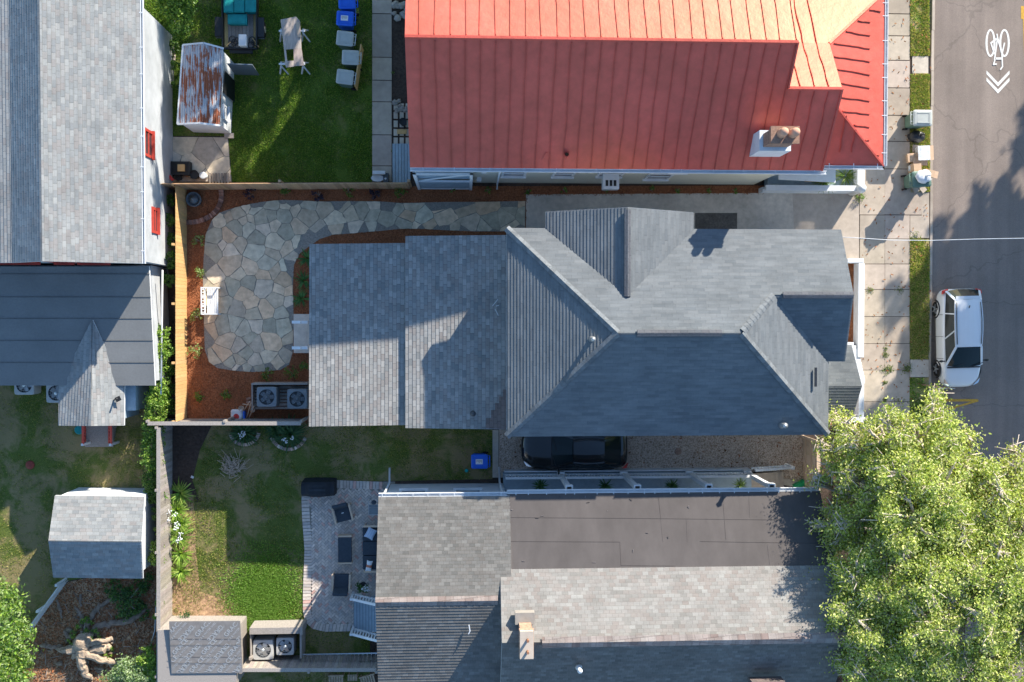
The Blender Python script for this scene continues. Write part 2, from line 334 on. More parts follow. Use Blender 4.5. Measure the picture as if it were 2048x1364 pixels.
        for fi,f in enumerate(s.f):
            pts=[Vector(s.v[k]) for k in f]; nn=Vector()
            for k in range(1,len(pts)-1): nn+=(pts[k]-pts[0]).cross(pts[k+1]-pts[0])
            if nn.length<1e-12: nn=Vector((0,0,1))
            nn.normalize()
            if abs(nn.z)>.9999: ux,uy=Vector((1,0,0)),Vector((0,1,0))
            else:
                ux=Vector((0,0,1)).cross(nn).normalized(); uy=nn.cross(ux)
            ov=s.uv.get(fi)
            for kk,p in enumerate(pts): uvs+= (ov[kk] if ov else [p.dot(ux),p.dot(uy)]); cc+=[*s.c[fi],1.0]
        me.color_attributes['Col'].data.foreach_set('color',cc); me.uv_layers['UVMap'].data.foreach_set('uv',uvs); me.validate(); me.update()
        o=bpy.data.objects.new(name,me); COL.objects.link(o)
        if parent is not None: o.parent=parent
        else: o.location=off
        if bevel:
            b=o.modifiers.new('bevel','BEVEL'); b.width=bevel; b.segments=2; b.limit_method='ANGLE'
        return o
def tag(o, label=None, cat=None, group=None, kind=None):
    if label: o['label']=label
    if cat: o['category']=cat
    if group: o['group']=group
    if kind: o['kind']=kind
    return o
def root(name, label, cat, loc, group=None, rz=0):
    o=bpy.data.objects.new(name,None); COL.objects.link(o); o.location=loc; o.rotation_euler=(0,0,rz); o.empty_display_size=.3
    return tag(o,label,cat,group)
def solo(mb, name, m, label, cat, group=None, kind=None, bevel=0):
    a=np.array(mb.v); off=Vector((float(a[:,0].mean()),float(a[:,1].mean()),float(a[:,2].min())))
    return tag(mb.build(name,m,None,off,bevel),label,cat,group,kind)
def struct(mb, name, m): return tag(mb.build(name,m,None,Vector((0,0,0))),kind='structure')
def copy_tree(o, parent=None, loc=None, rz=None, label=None):
    c=o.copy(); COL.objects.link(c); c.parent=parent
    if loc is not None: c.location=loc
    if rz is not None: c.rotation_euler=(0,0,rz)
    if label: c['label']=label
    for ch in o.children: copy_tree(ch,c)
    return c
def XY(l, z=0): return [tuple(P(u,v,z))[:2] for u,v in l]
def inside(pt, poly):
    x,y=pt; r=False; j=len(poly)-1
    for i in range(len(poly)):
        xi,yi=poly[i]; xj,yj=poly[j]
        if (yi>y)!=(yj>y) and x<(xj-xi)*(y-yi)/(yj-yi)+xi: r=not r
        j=i
    return r
def np_inside(X, Y, poly):
    r=np.zeros(len(X),bool); j=len(poly)-1
    for i in range(len(poly)):
        xi,yi=poly[i]; xj,yj=poly[j]
        if yi!=yj: r^=((yi>Y)!=(yj>Y))&(X<(xj-xi)*(Y-yi)/(yj-yi)+xi)
        j=i
    return r
def npmesh(name, V, nper, cols, m, parent=None, off=(0,0,0)):
    """V: (n, nper, 3) separate faces with one colour each"""
    n=len(V); me=bpy.data.meshes.new(name); V=(V-np.array(off)).astype(np.float32)
    me.vertices.add(n*nper); me.vertices.foreach_set('co',V.reshape(-1)); me.loops.add(n*nper); me.loops.foreach_set('vertex_index',np.arange(n*nper,dtype=np.int32))
    me.polygons.add(n); me.polygons.foreach_set('loop_start',np.arange(0,n*nper,nper,dtype=np.int32)); 
    me.materials.append(MT[m]); ca=me.color_attributes.new('Col','FLOAT_COLOR','CORNER')
    c4=np.ones((n,nper,4),np.float32); c4[:,:,:3]=cols[:,None,:]; ca.data.foreach_set('color',c4.reshape(-1)); me.update(); me.validate()
    o=bpy.data.objects.new(name,me); COL.objects.link(o)
    if parent is not None: o.parent=parent
    else: o.location=off
    return o
def rand_unit(n):
    a=rng.normal(size=(n,3)); return a/np.linalg.norm(a,axis=1)[:,None]
def leaf_arr(C, size, up=0.5, asp=0.55):
    n=len(C); nn=rand_unit(n); nn[:,2]=np.abs(nn[:,2])+up; nn/=np.linalg.norm(nn,axis=1)[:,None]
    t=rand_unit(n); a=np.cross(nn,t); a/=np.linalg.norm(a,axis=1)[:,None]; b=np.cross(nn,a)
    s=(size*rng.uniform(.6,1.3,n))[:,None]; a=a*s; b=b*s*asp
    return np.stack([C-a,C+b*.9-a*.1,C+a,C-b*.9-a*.1],1)
def pal(n, cs, jit=.15):
    cs=np.array(cs); k=rng.integers(0,len(cs),n); return np.clip(cs[k]*rng.uniform(1-jit,1+jit,(n,1)),0,1)
# ================================================================ ground
gp=MB(); gp.face([(-400,-400,-.16),(400,-400,-.16),(400,400,-.16),(-400,400,-.16)]); struct(gp,'ground','soil')
XC=P(1863,600).x
rd=MB(); rd.face([(XC-.3,-300,-.12),(300,-300,-.12),(300,300,-.12),(XC-.3,300,-.12)]); struct(rd,'road','asphalt')
yb=MB(); yb.prism([(-300,-300),(XC-.3,-300),(XC-.3,300),(-300,300)],-.2,0); struct(yb,'yard_ground','soil')
def patch(name, px, m, z, z0=-.05): mb=MB(); mb.prism(XY(px),z0,z); return struct(mb,name,m)
L_LAWN=[(-300,560),(300,780),(318,840),(318,1128),(135,1162),(50,1262),(30,1500),(-300,1500)]
N_LAWN=[(250,-300),(744,-300),(744,364),(464,364),(457,272),(340,272),(250,100)]
S_LAWN=[(344,842),(700,845),(985,858),(985,958),(765,962),(740,970),(740,1400),(344,1400)]
patch('lawn_by_pale_house',L_LAWN,'lawn_dry',.008); patch('lawn_north',N_LAWN,'lawn',.008); patch('lawn_south',S_LAWN,'lawn_dry',.008)
patch('dirt_patch',[(136,1164),(318,1128),(318,1500),(26,1500),(52,1264)],'dirt',.012)
patch('bare_soil',[(345,846),(425,848),(400,900),(385,960),(400,1005),(372,1000),(345,1000)],'soil',.013)
patch('dirt_edge',[(372,985),(388,990),(392,1100),(400,1180),(372,1240),(345,1240),(345,990)],'dirt',.014)
patch('dirt_by_south_shed',[(345,1170),(420,1190),(500,1215),(505,1245),(345,1245)],'dirt',.017)
patch('mulch_bed',[(371,374),(1530,371),(1530,388),(1056,392),(1050,470),(1040,852),(371,838)],'mulch',.01)
patch('driveway',[(1052,389),(1718,385),(1718,518),(1690,518),(1690,480),(1052,480)],'concrete_d',.018)
patch('asphalt_patch',[(1390,426),(1474,426),(1474,470),(1390,470)],'oldasphalt',.024)
patch('driveway_apron',[(1585,387),(1717.5,385),(1717.5,517),(1590,517)],'concrete',.023)
patch('gravel_drive',[(998,840),(1608,840),(1608,980),(1500,955),(998,948)],'gravel',.01)
patch('drive_edging',[(985,860),(997,860),(997,944),(1340,945),(1500,946),(1600,962),(1600,975),(1490,956),(985,955)],'concrete_d',.03)
patch('porch_strip',[(985,956),(1490,957),(1600,976),(1600,1000),(985,1000)],'soil',.02)
patch('front_bed',[(1660,520),(1720,520),(1720,850),(1660,850)],'mulch',.03)
patch('soil_strip',[(785,-100),(822,-100),(822,206),(785,206)],'soil',.012)
# slabs ----------------------------------------------------------
def slabs(name, cells, m, z=.03, gap=.02, z0=-.03, tilt=.0):
    mb=MB()
    for (u0,v0,u1,v1) in cells:
        a=P(u0,v0); b=P(u1,v1); q=random.uniform(.86,1.1); c=(q,q*random.uniform(.97,1.01),q*random.uniform(.94,1.0))
        mb.box((a.x+gap,b.y+gap,z0),(b.x-gap,a.y-gap,z+random.uniform(-tilt,tilt)),c)
    return struct(mb,name,m)
cells=[]; vv=-140
rowsL=[-140,-90,-45,28,72,121,176,231,283,338,430,478,528,579,633,687,740,803,860,915,970,1030,1090,1150,1210,1270,1330,1390,1450]
for a,b in zip(rowsL,rowsL[1:]):
    if b<=338: cells.append((1769,a,1819,b))
    else:
        cells.append((1719,a,1769,b)); cells.append((1769,a,1819 if b>430 else 1843,b))
slabs('sidewalk',cells,'concrete',.035,.012,tilt=.006)
cells=[(744,a,784,b) for a,b in zip([-160,-100,-40,28,115,161,204,270,332],[-100,-40,28,115,161,204,270,332,364])]
slabs('garden_path',cells,'concrete',.05,.012)
cells=[]
for r in range(5):
    v0=206+r*17
    for k in range(3): cells.append((786+k*12,v0,797+k*12,v0+16))
slabs('stepping_slabs',cells,'concrete_d',.045,.03)
mb=MB()
for k in range(6):
    a=P(785+k*6,288); b=P(791+k*6,366); mb.box((a.x+.005,b.y,.02),(b.x-.005,a.y,.10),(.9+.2*random.random(),)*3)
solo(mb,'deck_boards','bluegrey','low blue grey board deck beside the red roofed house','deck')
cells=[(1843,a,1858,b) for a,b in [(383,430),(430,470)]]
# kerb with rough top
mb=MB(); y=80.0; x0=P(1858,600).x
while y>-60:
    L=random.uniform(1.6,2.6); q=random.uniform(.8,1.1); dx=random.uniform(-.015,.015)
    mb.box((x0+dx,y-L+.015,-.16),(XC+dx,y,.03+random.uniform(-.012,.01)),(q,q,q)); y-=L
struct(mb,'kerb','concrete')
patch('verge_north',[(1820,-300),(1858,-300),(1858,112),(1820,112)],'verge',.02)
patch('verge_mid',[(1820,148),(1858,148),(1858,384),(1820,384)],'verge',.02)
patch('verge_slab',[(1824,113),(1856,113),(1856,147),(1824,147)],'concrete_d',.03)
patch('verge_south',[(1819,478),(1858,478),(1858,718),(1819,718)],'verge',.02)
patch('verge_slab_south',[(1820,719),(1857,719),(1857,754),(1820,754)],'concrete_d',.03)
patch('verge_far_south',[(1818,755),(1858,755),(1858,1600),(1818,1600)],'verge',.02)
patch('kerb_ramp',[(1843,385),(1858,385),(1858,476),(1820,476),(1820,431),(1843,431)],'concrete',.022)
# dark tar seams / worn patches on the road, yellow and white paint --------------------
def flat(mb, pts, z, c=WH): mb.face([ (P(u,v,z)) for u,v in pts][::-1],c)
def stroke(mb, pts, w, z, c=WH):
    q=[P(u,v,z) for u,v in pts]
    for k_,(a,b) in enumerate(zip(q,q[1:])):
        a=a+Vector((0,0,.0005*k_)); b=b+Vector((0,0,.0005*k_)); d=(b-a).normalized(); n=Vector((-d.y,d.x,0))*w/2; a2=a-d*w*.25; b2=b+d*w*.25; mb.face([a2-n,b2-n,b2+n,a2+n],c)
ZR=-.114
mb=MB()
def ell(cx,cy,rx,ry,n=28,z=ZR):
    for k in range(n):
        a0,a1=2*PI*k/n,2*PI*(k+1)/n; q=[P(cx+(rx+d)*math.cos(a),cy+(ry+d)*math.sin(a),z) for a,d in ((a0,-2),(a0,2),(a1,2),(a1,-2))]; mb.face(q[::-1])
def ell_old(cx,cy,rx,ry,n=28,z=ZR):
    stroke(mb,[(cx+rx*math.cos(2*PI*k/n),cy+ry*math.sin(2*PI*k/n)) for k in range(n+1)],.085,z)
ell(1981,86,8,26); ell(2009,86,8.5,26,z=ZR+.0012)
def st(pts,k=0,w=.065): stroke(mb,pts,w,ZR+.002+.0015*k)
st([(1982,86),(1995,76)],0,.08); st([(1982,86),(1989,108)],1); st([(1995,76),(2005,108)],2,.075); st([(1995,76),(1989,120)],3)
st([(2009,86),(2004,108)],4); st([(1994,68),(1996,82)],5,.06); st([(2004,108),(2005,133),(2001,139)],6); st([(1990,119),(1987,129),(1993,128)],7); st([(1993,117),(2004,117)],8,.10)
mb.build; solo(mb,'bicycle_marking','line','white painted bicycle symbol on the road','road marking','bike lane markings')
mb=MB()
for y0 in (141,155):
    for s_ in (-1,1): flat(mb,[(1996,y0+24),(1996+s_*23,y0),(1996+s_*23,y0+7),(1996,y0+32)] if s_>0 else [(1996,y0+32),(1996-23,y0+7),(1996-23,y0),(1996,y0+24)],ZR+.001)
solo(mb,'arrow_marking','line','white double chevron painted below the bicycle symbol','road marking','bike lane markings')
mb=MB(); flat(mb,[(2042,12),(2055,12),(2055,38),(2042,38)],ZR); mb.face([P(2046,38,ZR),P(2055,38,ZR),P(2055,160,ZR),P(2050,160,ZR)][::-1]); solo(mb,'centre_line','yellow','faded yellow centre line at the right edge of the road','road marking')
mb=MB(); flat(mb,[(1864,798),(1955,798),(1957,802),(1952,803),(1864,803)],ZR); flat(mb,[(1957,799),(1957,803),(1890,822),(1886,819)],ZR+.0015); solo(mb,'parking_marking','yellow','yellow angled line painted on the asphalt below the white car','road marking')
mb=MB(); stroke(mb,[(1688,478),(1740,481),(1800,482),(1860,482),(1920,480),(1990,478),(2050,477)],.03,3.5)
tb=MB(); pts=[P(1684,474,5.75),P(1780,480,4.5),P(1860,481,4.8),P(1960,478,5.6),P(2080,476,7.0),P(2300,470,8.5)]; tb.tube(pts,.013,6)
solo(tb,'service_cable','white','thin white service cable strung across the street to the grey house','cable')
# ---------------------------------------------------------------- flagstone patio
PATIO=[(411,470),(424,440),(440,425),(470,415),(500,408),(530,403),(565,400),(600,401),(650,403),(700,402),(760,403),(800,406),(850,405),(900,404),(950,404),(1000,403),(1051,402),(1050,461),(1000,463),(950,463),(900,461),(850,458),(800,458),(750,463),(700,467),(665,470),(640,478),(618,493),(600,507),(588,530),(586,570),(587,610),(587,660),(586,705),(578,730),(560,740),(530,743),(500,744),(465,741),(435,736),(418,724),(410,700),(408,650),(407,600),(406,550),(408,510)]
pt=XY(PATIO); mb=MB(); mb.prism(pt,-.03,.022); struct(mb,'patio_bedding','joint')
def clip(poly, nx, ny, d):
    out=[]
    for k in range(len(poly)):
        a=poly[k]; b=poly[(k+1)%len(poly)]; da=a[0]*nx+a[1]*ny-d; db=b[0]*nx+b[1]*ny-d
        if da<=0: out.append(a)
        if (da<0<db) or (db<0<da): t=da/(da-db); out.append((a[0]+t*(b[0]-a[0]),a[1]+t*(b[1]-a[1])))
    return out
def flagstones(name, poly, minr, m, z=.045, gap=.011, tries=6000, cols=None):
    xs=[p[0] for p in poly]; ys=[p[1] for p in poly]; seeds=[]
    for _ in range(tries):
        p=(random.uniform(min(xs),max(xs)),random.uniform(min(ys),max(ys)))
        if inside(p,poly):
            r=minr*random.Random(int(p[0]*1.3)*31+int(p[1]*1.3)).uniform(.5,1.05)
            if all((p[0]-q[0])**2+(p[1]-q[1])**2>r*r for q in seeds): seeds.append(p)
    gh=[]; gi=[]; gs=[]
    for p in seeds:
        gs.append(p)
        for k in range(len(poly)):
            a=Vector(poly[k]); b=Vector(poly[(k+1)%len(poly)]); d=b-a; t=max(0,min(1,(Vector(p)-a).dot(d)/d.length_squared)); f=a+d*t
            if (Vector(p)-f).length<minr*1.3: gh.append((2*f.x-p[0],2*f.y-p[1])); gi.append(len(gs)-1)
    allp=seeds+gh; mb=MB(); W_=[random.uniform(0,.20*minr*minr) for _ in seeds]+[0]*len(gh)
    for k_,g_ in enumerate(gh): W_[len(seeds)+k_]=W_[gi[k_]]
    for i,p in enumerate(seeds):
        cell=[(p[0]-2,p[1]-2),(p[0]+2,p[1]-2),(p[0]+2,p[1]+2),(p[0]-2,p[1]+2)]
        for j_,q in enumerate(allp):
            if q is p: continue
            dx,dy=q[0]-p[0],q[1]-p[1]; L=math.hypot(dx,dy)
            if L<1e-6 or L>4: continue
            nx,ny=dx/L,dy/L; cell=clip(cell,nx,ny,p[0]*nx+p[1]*ny+L/2+(W_[i]-W_[j_])/(2*L)-gap)
            if len(cell)<3: break
        if len(cell)<3: continue
        # irregular edges: subdivide and nudge
        c2=[]
        for k in range(len(cell)):
            a=cell[k]; b=cell[(k+1)%len(cell)]; c2.append(a); L=math.hypot(b[0]-a[0],b[1]-a[1])
            if L>.25:
                for t in (.35,.7): c2.append((a[0]+(b[0]-a[0])*t+random.uniform(-.022,.022),a[1]+(b[1]-a[1])*t+random.uniform(-.022,.022)))
        col=random.choice(cols); q=random.uniform(.78,1.2); col=tuple(x*q for x in col)
        mb.prism(c2,0,z+random.uniform(-.008,.008),col)
    return struct(mb,name,m)
SC=[(1.0,1.0,1.0),(.88,.96,.96),(.86,.93,.92),(1.08,1.0,.92),(1.12,.98,.86),(1.0,1.0,.95),(.84,.90,.90),(1.05,1.03,.98)]
flagstones('flagstone_patio',pt,.72,'stone',cols=SC)
# slabs by the rusty shed
cs=XY([(338,274),(456,274),(464,364),(332,364)]); mb=MB(); mb.prism(cs,-.03,.02); struct(mb,'yard_slab_bed','joint')
flagstones('yard_slabs',cs,1.1,'stone',cols=[(1.0,1.0,1.05),(.9,.92,1.0),(1.1,1.1,1.1)],gap=.012)
# ---------------------------------------------------------------- herringbone paver patio
PV=[(603,1000),(604,985),(612,972),(632,962),(660,959),(700,961),(765,963),(790,963),(790,1300),(700,1262),(650,1263),(625,1257),(610,1243),(606,1220),(606,1180),(608,1130),(609,1100),(607,1070),(604,1030)]
pv=XY(PV); mb=MB(); mb.prism(pv,-.03,.02); struct(mb,'paver_bedding','joint')
cx=sum(p[0] for p in pv)/len(pv); cy=sum(p[1] for p in pv)/len(pv)
edge=[]
for k in range(len(PV)): edge.append(Vector(pv[k]))
def inset(poly,d):
    out=[]; n=len(poly); A=sum(poly[k][0]*poly[(k+1)%n][1]-poly[(k+1)%n][0]*poly[k][1] for k in range(n)); sg=1 if A>0 else -1
    for k in range(n):
        a=Vector(poly[k-1][:2]); b=Vector(poly[k][:2]); c=Vector(poly[(k+1)%n][:2]); d1=(b-a).normalized(); d2=(c-b).normalized()
        nn=(Vector((-d1.y,d1.x))+Vector((-d2.y,d2.x))).normalized()*sg*d; out.append((b.x+nn.x,b.y+nn.y))
    return out
pin=inset(pv,.36)
w_=.105; mb=MB()
PC=[(1,1,1),(.9,.92,.95),(1.1,1.08,1.05),(1.0,.97,.95),(.85,.87,.9),(1.15,1.13,1.1)]
def pcol():
    q=random.uniform(.85,1.12)
    return tuple(x*q for x in (random.choice(PC) if random.random()>.09 else (1.05,.76,.73)))
c45,s45=math.cos(PI/4),math.sin(PI/4)
for i in range(-60,61):
    for j in range(-60,61):
        k=(i-j)%4
        if k==0: r=(i,j,i+2,j+1)
        elif k==3: r=(i,j,i+1,j+2)
        else: continue
        mx=(r[0]+r[2])/2*w_; my=(r[1]+r[3])/2*w_; X=cx+mx*c45-my*s45; Y=cy+mx*s45+my*c45
        if not inside((X,Y),pin): continue
        g=.007; q=[(r[0]*w_+g,r[1]*w_+g),(r[2]*w_-g,r[1]*w_+g),(r[2]*w_-g,r[3]*w_-g),(r[0]*w_+g,r[3]*w_-g)]
        mb.prism([(cx+a*c45-b*s45,cy+a*s45+b*c45) for a,b in q],0,.055+random.uniform(-.002,.002),pcol())
# soldier border
for k in range(len(pv)):
    a=Vector(pv[k]); b=Vector(pv[(k+1)%len(pv)]); a2=Vector(pin[k]); b2=Vector(pin[(k+1)%len(pv)])
    if PV[k][0]>=765: continue
    n=max(1,int(round((b-a).length/.15)))
    for j in range(n):
        t0,t1=j/n+.03/n*2,(j+1)/n-.03/n*2; q=[a.lerp(b,t0),a.lerp(b,t1),a2.lerp(b2,t1),a2.lerp(b2,t0)]; ce=sum(q,Vector((0,0)))/4
        q=[ce+(p-ce)*.95 for p in q]; mb.prism([(p.x,p.y) for p in q],0,.06,pcol())
struct(mb,'paver_patio','paver')
# ---------------------------------------------------------------- loose ground cover (one object per kind)
def scatter(poly, n):
    A=np.array(poly); x0,y0=A.min(0); x1,y1=A.max(0); X=rng.uniform(x0,x1,n); Y=rng.uniform(y0,y1,n); k=np_inside(X,Y,poly); return X[k],Y[k]
def grass(name, px, n, cols, size=.045, excl=(), label=None, thin=-1.4):
    X,Y=scatter(XY(px),n)
    for e in excl: k=~np_inside(X,Y,XY(e)); X,Y=X[k],Y[k]
    f=np.sin(X*1.3+np.sin(Y*.9)*2)*np.sin(Y*1.1+np.sin(X*.7)*2)+.5*np.sin(X*3.7+Y*2.9)*np.sin(Y*3.1-X*1.2)
    k=rng.uniform(thin,1.0,len(X))<f+.5*np.sin(X*8.1+3*np.sin(Y*2.3))*np.sin(Y*7.3+2*np.sin(X*3.1)); X,Y,f=X[k],Y[k],f[k]
    hgt=size*rng.uniform(.6,1.5,len(X)); az=rng.uniform(0,2*PI,len(X)); wd=size*.34
    B=np.stack([X,Y,np.full(len(X),.01)],1); lean=hgt[:,None]*np.stack([np.cos(az+1.2)*.7,np.sin(az+1.2)*.7,np.ones(len(X))],1); sd=np.stack([np.cos(az)*wd,np.sin(az)*wd,np.zeros(len(X))],1)
    V=np.stack([B-sd,B+sd,B+lean],1); o=npmesh(name,V,3,pal(len(X),cols,.25),'leaf'); tag(o,label,'grass',kind='stuff'); return o
GV=[(.18,.26,.04),(.28,.36,.07),(.42,.38,.16),(.56,.40,.22),(.22,.32,.06)]
GC=[(.07,.16,.02),(.11,.22,.03),(.18,.29,.045),(.28,.35,.08)]; GD=[(.085,.145,.02),(.14,.205,.03),(.24,.28,.06),(.38,.33,.12)]
grass('grass',N_LAWN,260000,GC,.055,label='thick green lawn beside the rusty roofed shed')
grass('grass',S_LAWN,150000,GD,.045,excl=[PV,[(345,846),(425,848),(385,1000),(345,1000)]],label='thin patchy lawn beside the paver patio',thin=-.75)
grass('grass',L_LAWN,170000,GD,.04,label='mown dark lawn behind the pale shingled house',thin=-1.0)
grass('grass',[(1820,-60),(1858,-60),(1858,112),(1820,112)],16000,GV,.06,label='weedy verge grass at the top by the red roofed house')
grass('grass',[(1820,148),(1858,148),(1858,384),(1820,384)],20000,GV,.06,label='verge grass strip around the curbside rubbish')
grass('grass',[(1819,478),(1858,478),(1858,718),(1819,718)],20000,GV,.065,label='verge grass strip beside the white car')
grass('grass',[(1818,755),(1858,755),(1858,1200),(1818,1200)],24000,GC,.07,label='lush verge grass under the street tree')
def lush(n):
    c=P(528,1192); X=c.x+rng.normal(size=n)*.75; Y=c.y+rng.normal(size=n)*.95; k=np_inside(X,Y,XY([(430,1080),(607,1080),(607,1262),(500,1262),(430,1215)])); X,Y=X[k],Y[k]; m=len(X); h=.06*rng.uniform(.5,1.4,m); az=rng.uniform(0,2*PI,m)
    B=np.stack([X,Y,np.full(m,.01)],1); L=h[:,None]*np.stack([np.cos(az+1.2)*.7,np.sin(az+1.2)*.7,np.ones(m)],1); sd=np.stack([np.cos(az),np.sin(az),np.zeros(m)],1)*.02
    tag(npmesh('grass',np.stack([B-sd,B+sd,B+L],1),3,pal(m,[(.12,.25,.03),(.17,.31,.05),(.22,.34,.07)],.25),'leaf'),'lush green grass patch beside the lower left edge of the paver patio','grass',kind='stuff')
lush(34000)
def bits(name, px, n, cols, L, wd, label, cat, z=.015, m='chip', excl=(), tilt=.5):
    X,Y=scatter(XY(px),n)
    for e in excl: k=~np_inside(X,Y,XY(e)); X,Y=X[k],Y[k]
    k=len(X); az=rng.uniform(0,2*PI,k); l=L*rng.uniform(.4,1.3,k); a=np.stack([np.cos(az)*l,np.sin(az)*l,rng.uniform(-tilt,tilt,k)*l],1)/2; b=np.stack([-np.sin(az)*wd,np.cos(az)*wd,rng.uniform(-.4,.4,k)*wd],1)/2
    C=np.stack([X,Y,z+rng.uniform(.0,.03,k)],1); V=np.stack([C-a-b,C+a-b,C+a+b,C-a+b],1); o=npmesh(name,V,4,pal(k,cols,.2),m); return tag(o,label,cat,kind='stuff')
bits('mulch_chips',[(371,374),(1530,371),(1530,388),(1056,392),(1050,470),(620,490),(620,852),(371,838)],60000,[(1,1,1),(.6,.55,.55),(1.35,1.25,1.1),(.8,.7,.6)],.09,.018,'red brown mulch chips around the flagstone patio','mulch',excl=[PATIO])
bits('leaf_litter',[(136,1164),(318,1128),(318,1400),(26,1400),(52,1264)],14000,[(.7,.85,.9),(1.2,1.4,1.5),(.4,.5,.55),(1.1,.95,.8)],.07,.035,'dry leaf litter around the old tree stump','leaf litter')
bits('pebbles',[(1000,868),(1606,868),(1606,960),(1500,946),(1000,944)],60000,[(1,1,1),(.7,.65,.62),(1.3,1.25,1.2),(.5,.45,.4)],.05,.035,'pebbles over the gravel driveway','gravel',z=.012,m='pebble',tilt=.2)
bits('dry_leaves',[(1719,-60),(1862,-60),(1862,800),(1719,800)],330,[(1.0,1.3,.9),(.8,.9,.7),(1.3,2.0,1.8)],.09,.04,'dry leaves scattered over pavement and verge','leaf litter',z=.05)
bits('dry_leaves',[(1000,870),(1606,870),(1606,960),(1000,944)],160,[(1.0,1.0,.9),(.5,.6,.5)],.10,.05,'brown leaves fallen on the gravel driveway','leaf litter',z=.03)
# weeds in pavement joints
V=[];
for (u,v,r,n) in [(1771,28,.12,40),(1771,95,.12,50),(1771,120,.15,60),(1771,200,.12,40),(1771,232,.1,30),(1740,581,.22,80),(1800,580,.25,70),(1771,697,.15,60),(1771,710,.2,90),(1772,740,.3,120),(1780,738,.25,90),(1815,737,.3,120),(1770,765,.12,60),(1770,800,.12,60),(1812,735,.2,60),(1830,478,.4,120),(1800,806,.4,60),(1718,392,.35,160),(785,145,.1,30),(786,300,.1,30)]:
    c=P(u,v,.05); C=np.array(c)[None,:]+rng.normal(size=(n,3))*np.array([r*.4,r*.4,.02]); V.append(leaf_arr(C,.035,.4))
V=np.concatenate(V); tag(npmesh('weeds',V,4,pal(len(V),[(.10,.15,.03),(.15,.19,.05)]),'leaf'),'green weeds growing in the pavement joints','weeds',kind='stuff')
# ================================================================ houses
def wallbox(mb, pxpoly, z0, z1, zp=None, c=WH, m=0):
    mb.prism([tuple(P(u,v,zp if zp is not None else z1))[:2] for u,v in pxpoly], z0, z1, c, m)
def gutter(parent, a, b, name='gutter', m='white', w=.12, hangers=14, side=(0,-1)):
    a=Vector(a); b=Vector(b); mb=MB(); d=(b-a); L=d.length; d/=L; n=Vector((side[0],side[1],0)).normalized()
    o=mb; c=n*w/2
    mb.bar(a+n*.01,b+n*.01,.02,.12); mb.bar(a+n*(w+.01),b+n*(w+.01),.02,.12); mb.bar(a+n*(w/2+.01)+Vector((0,0,-.055)),b+n*(w/2+.01)+Vector((0,0,-.055)),w-.02,.014)
    for k in range(hangers):
        p=a+d*L*((k+.5+random.uniform(-.25,.25))/hangers); mb.bar(p-n*.10+Vector((0,0,.062)),p+n*(w+.02)+Vector((0,0,.062)),.03,.01)
    return mb.build(name,m,parent)
def window(parent, ctr, wdir, W, Hh, out, frame='white', glass='glass', tr=.09, sash=True):
    """window on a wall: frame part with pane as its sub-part; wdir along the wall, out = outward normal"""
    c=Vector(ctr); x=Vector(wdir).normalized(); n=Vector(out).normalized(); z=Vector((0,0,1)); mb=MB()
    def bx(x0,x1,z0,z1,d0,d1,t):
        q=[c+x*a+z*b+n*d for d in (d0,d1) for a,b in ((x0,z0),(x1,z0),(x1,z1),(x0,z1))]
        i=len(t.v); t.v+=[tuple(p) for p in q]
        for f in ((0,1,2,3),(7,6,5,4),(0,4,5,1),(1,5,6,2),(2,6,7,3),(3,7,4,0)): t.f.append(tuple(i+k for k in f)); t.c.append(WH); t.m.append(0); t.sm.append(False)
    h=Hh/2; w2=W/2
    bx(-w2-tr,w2+tr,h,h+tr*1.4,0,.06,mb); bx(-w2-tr-.03,w2+tr+.03,-h-tr,-h,0,.12,mb); bx(-w2-tr,-w2,-h,h,0,.05,mb); bx(w2,w2+tr,-h,h,0,.05,mb)
    if sash: bx(-w2,w2,-.03,.03,0,.045,mb)
    fr=mb.build('window',frame,parent); g=MB(); bx(-w2,w2,-h,h,.004,.012,g); g.build('pane',glass,fr); return fr
def vent(parent, u, v, z, r=.07, h=.35, m='metal', name='vent_pipe', cap=True):
    c=P(u,v,z); mb=MB(); mb.lathe(c,[(r*2.0,-.08),(r*1.2,.03),(r,.06),(r,h)],12)
    if cap: mb.lathe((c.x,c.y,c.z+h),[(r*1.3,0),(r*1.5,.03),(r*.3,.10)],12)
    return mb.build(name,m,parent)
# ---------------------------------------------------------------- main grey hip-roofed house
e=5.65; Xw=P(1013,457,e).x; Yn=P(1300,457.5,e).y; Ys=P(1300,871,e).y; Xe=P(1656,871,e).x; pm=.465
half=(Yn-Ys)/2; zr=e+pm*half; Yr=(Yn+Ys)/2
hm=root('hip_roof_house','grey hip roofed house with a front gable and long low rear extension','house',((Xw+Xe)/2,Yr,0))
gz=6.2; gzf=6.95
Yf=P(1600,590,gzf).y; Xf=P(1709,590,gzf).x     # front gable ridge
gy0=Yf-2.6; gx0=P(1655,729,5.1).x
def zN(x,y): return e+pm*(Yn-y)
rf=MB(); th=.18
Xa,Xb=Xw+half,Xe-half
zfr=zN(0,Yf); 
xh=Xe-(zfr-e)/pm                                 # where the front ridge leaves the east hip
# north slope (with the front gable's north side in the same plane)
rf.sroof([(Xw,Yn,e),(P(1682,458,e).x,Yn,e),(Xf,Yf,zfr),(xh,Yf,zfr),(Xb,Yr,zr),(Xa,Yr,zr)],th,['sh_main'])
rf.sroof([(Xw,Ys,e),(Xw,Yn,e),(Xa,Yr,zr)],th,['sh_main'])
rf.sroof([(Xe,Ys,e),(Xw,Ys,e),(Xa,Yr,zr),(Xb,Yr,zr)],th,['sh_main'])
pg=.46; zge=zfr-pg*(Yf-gy0)
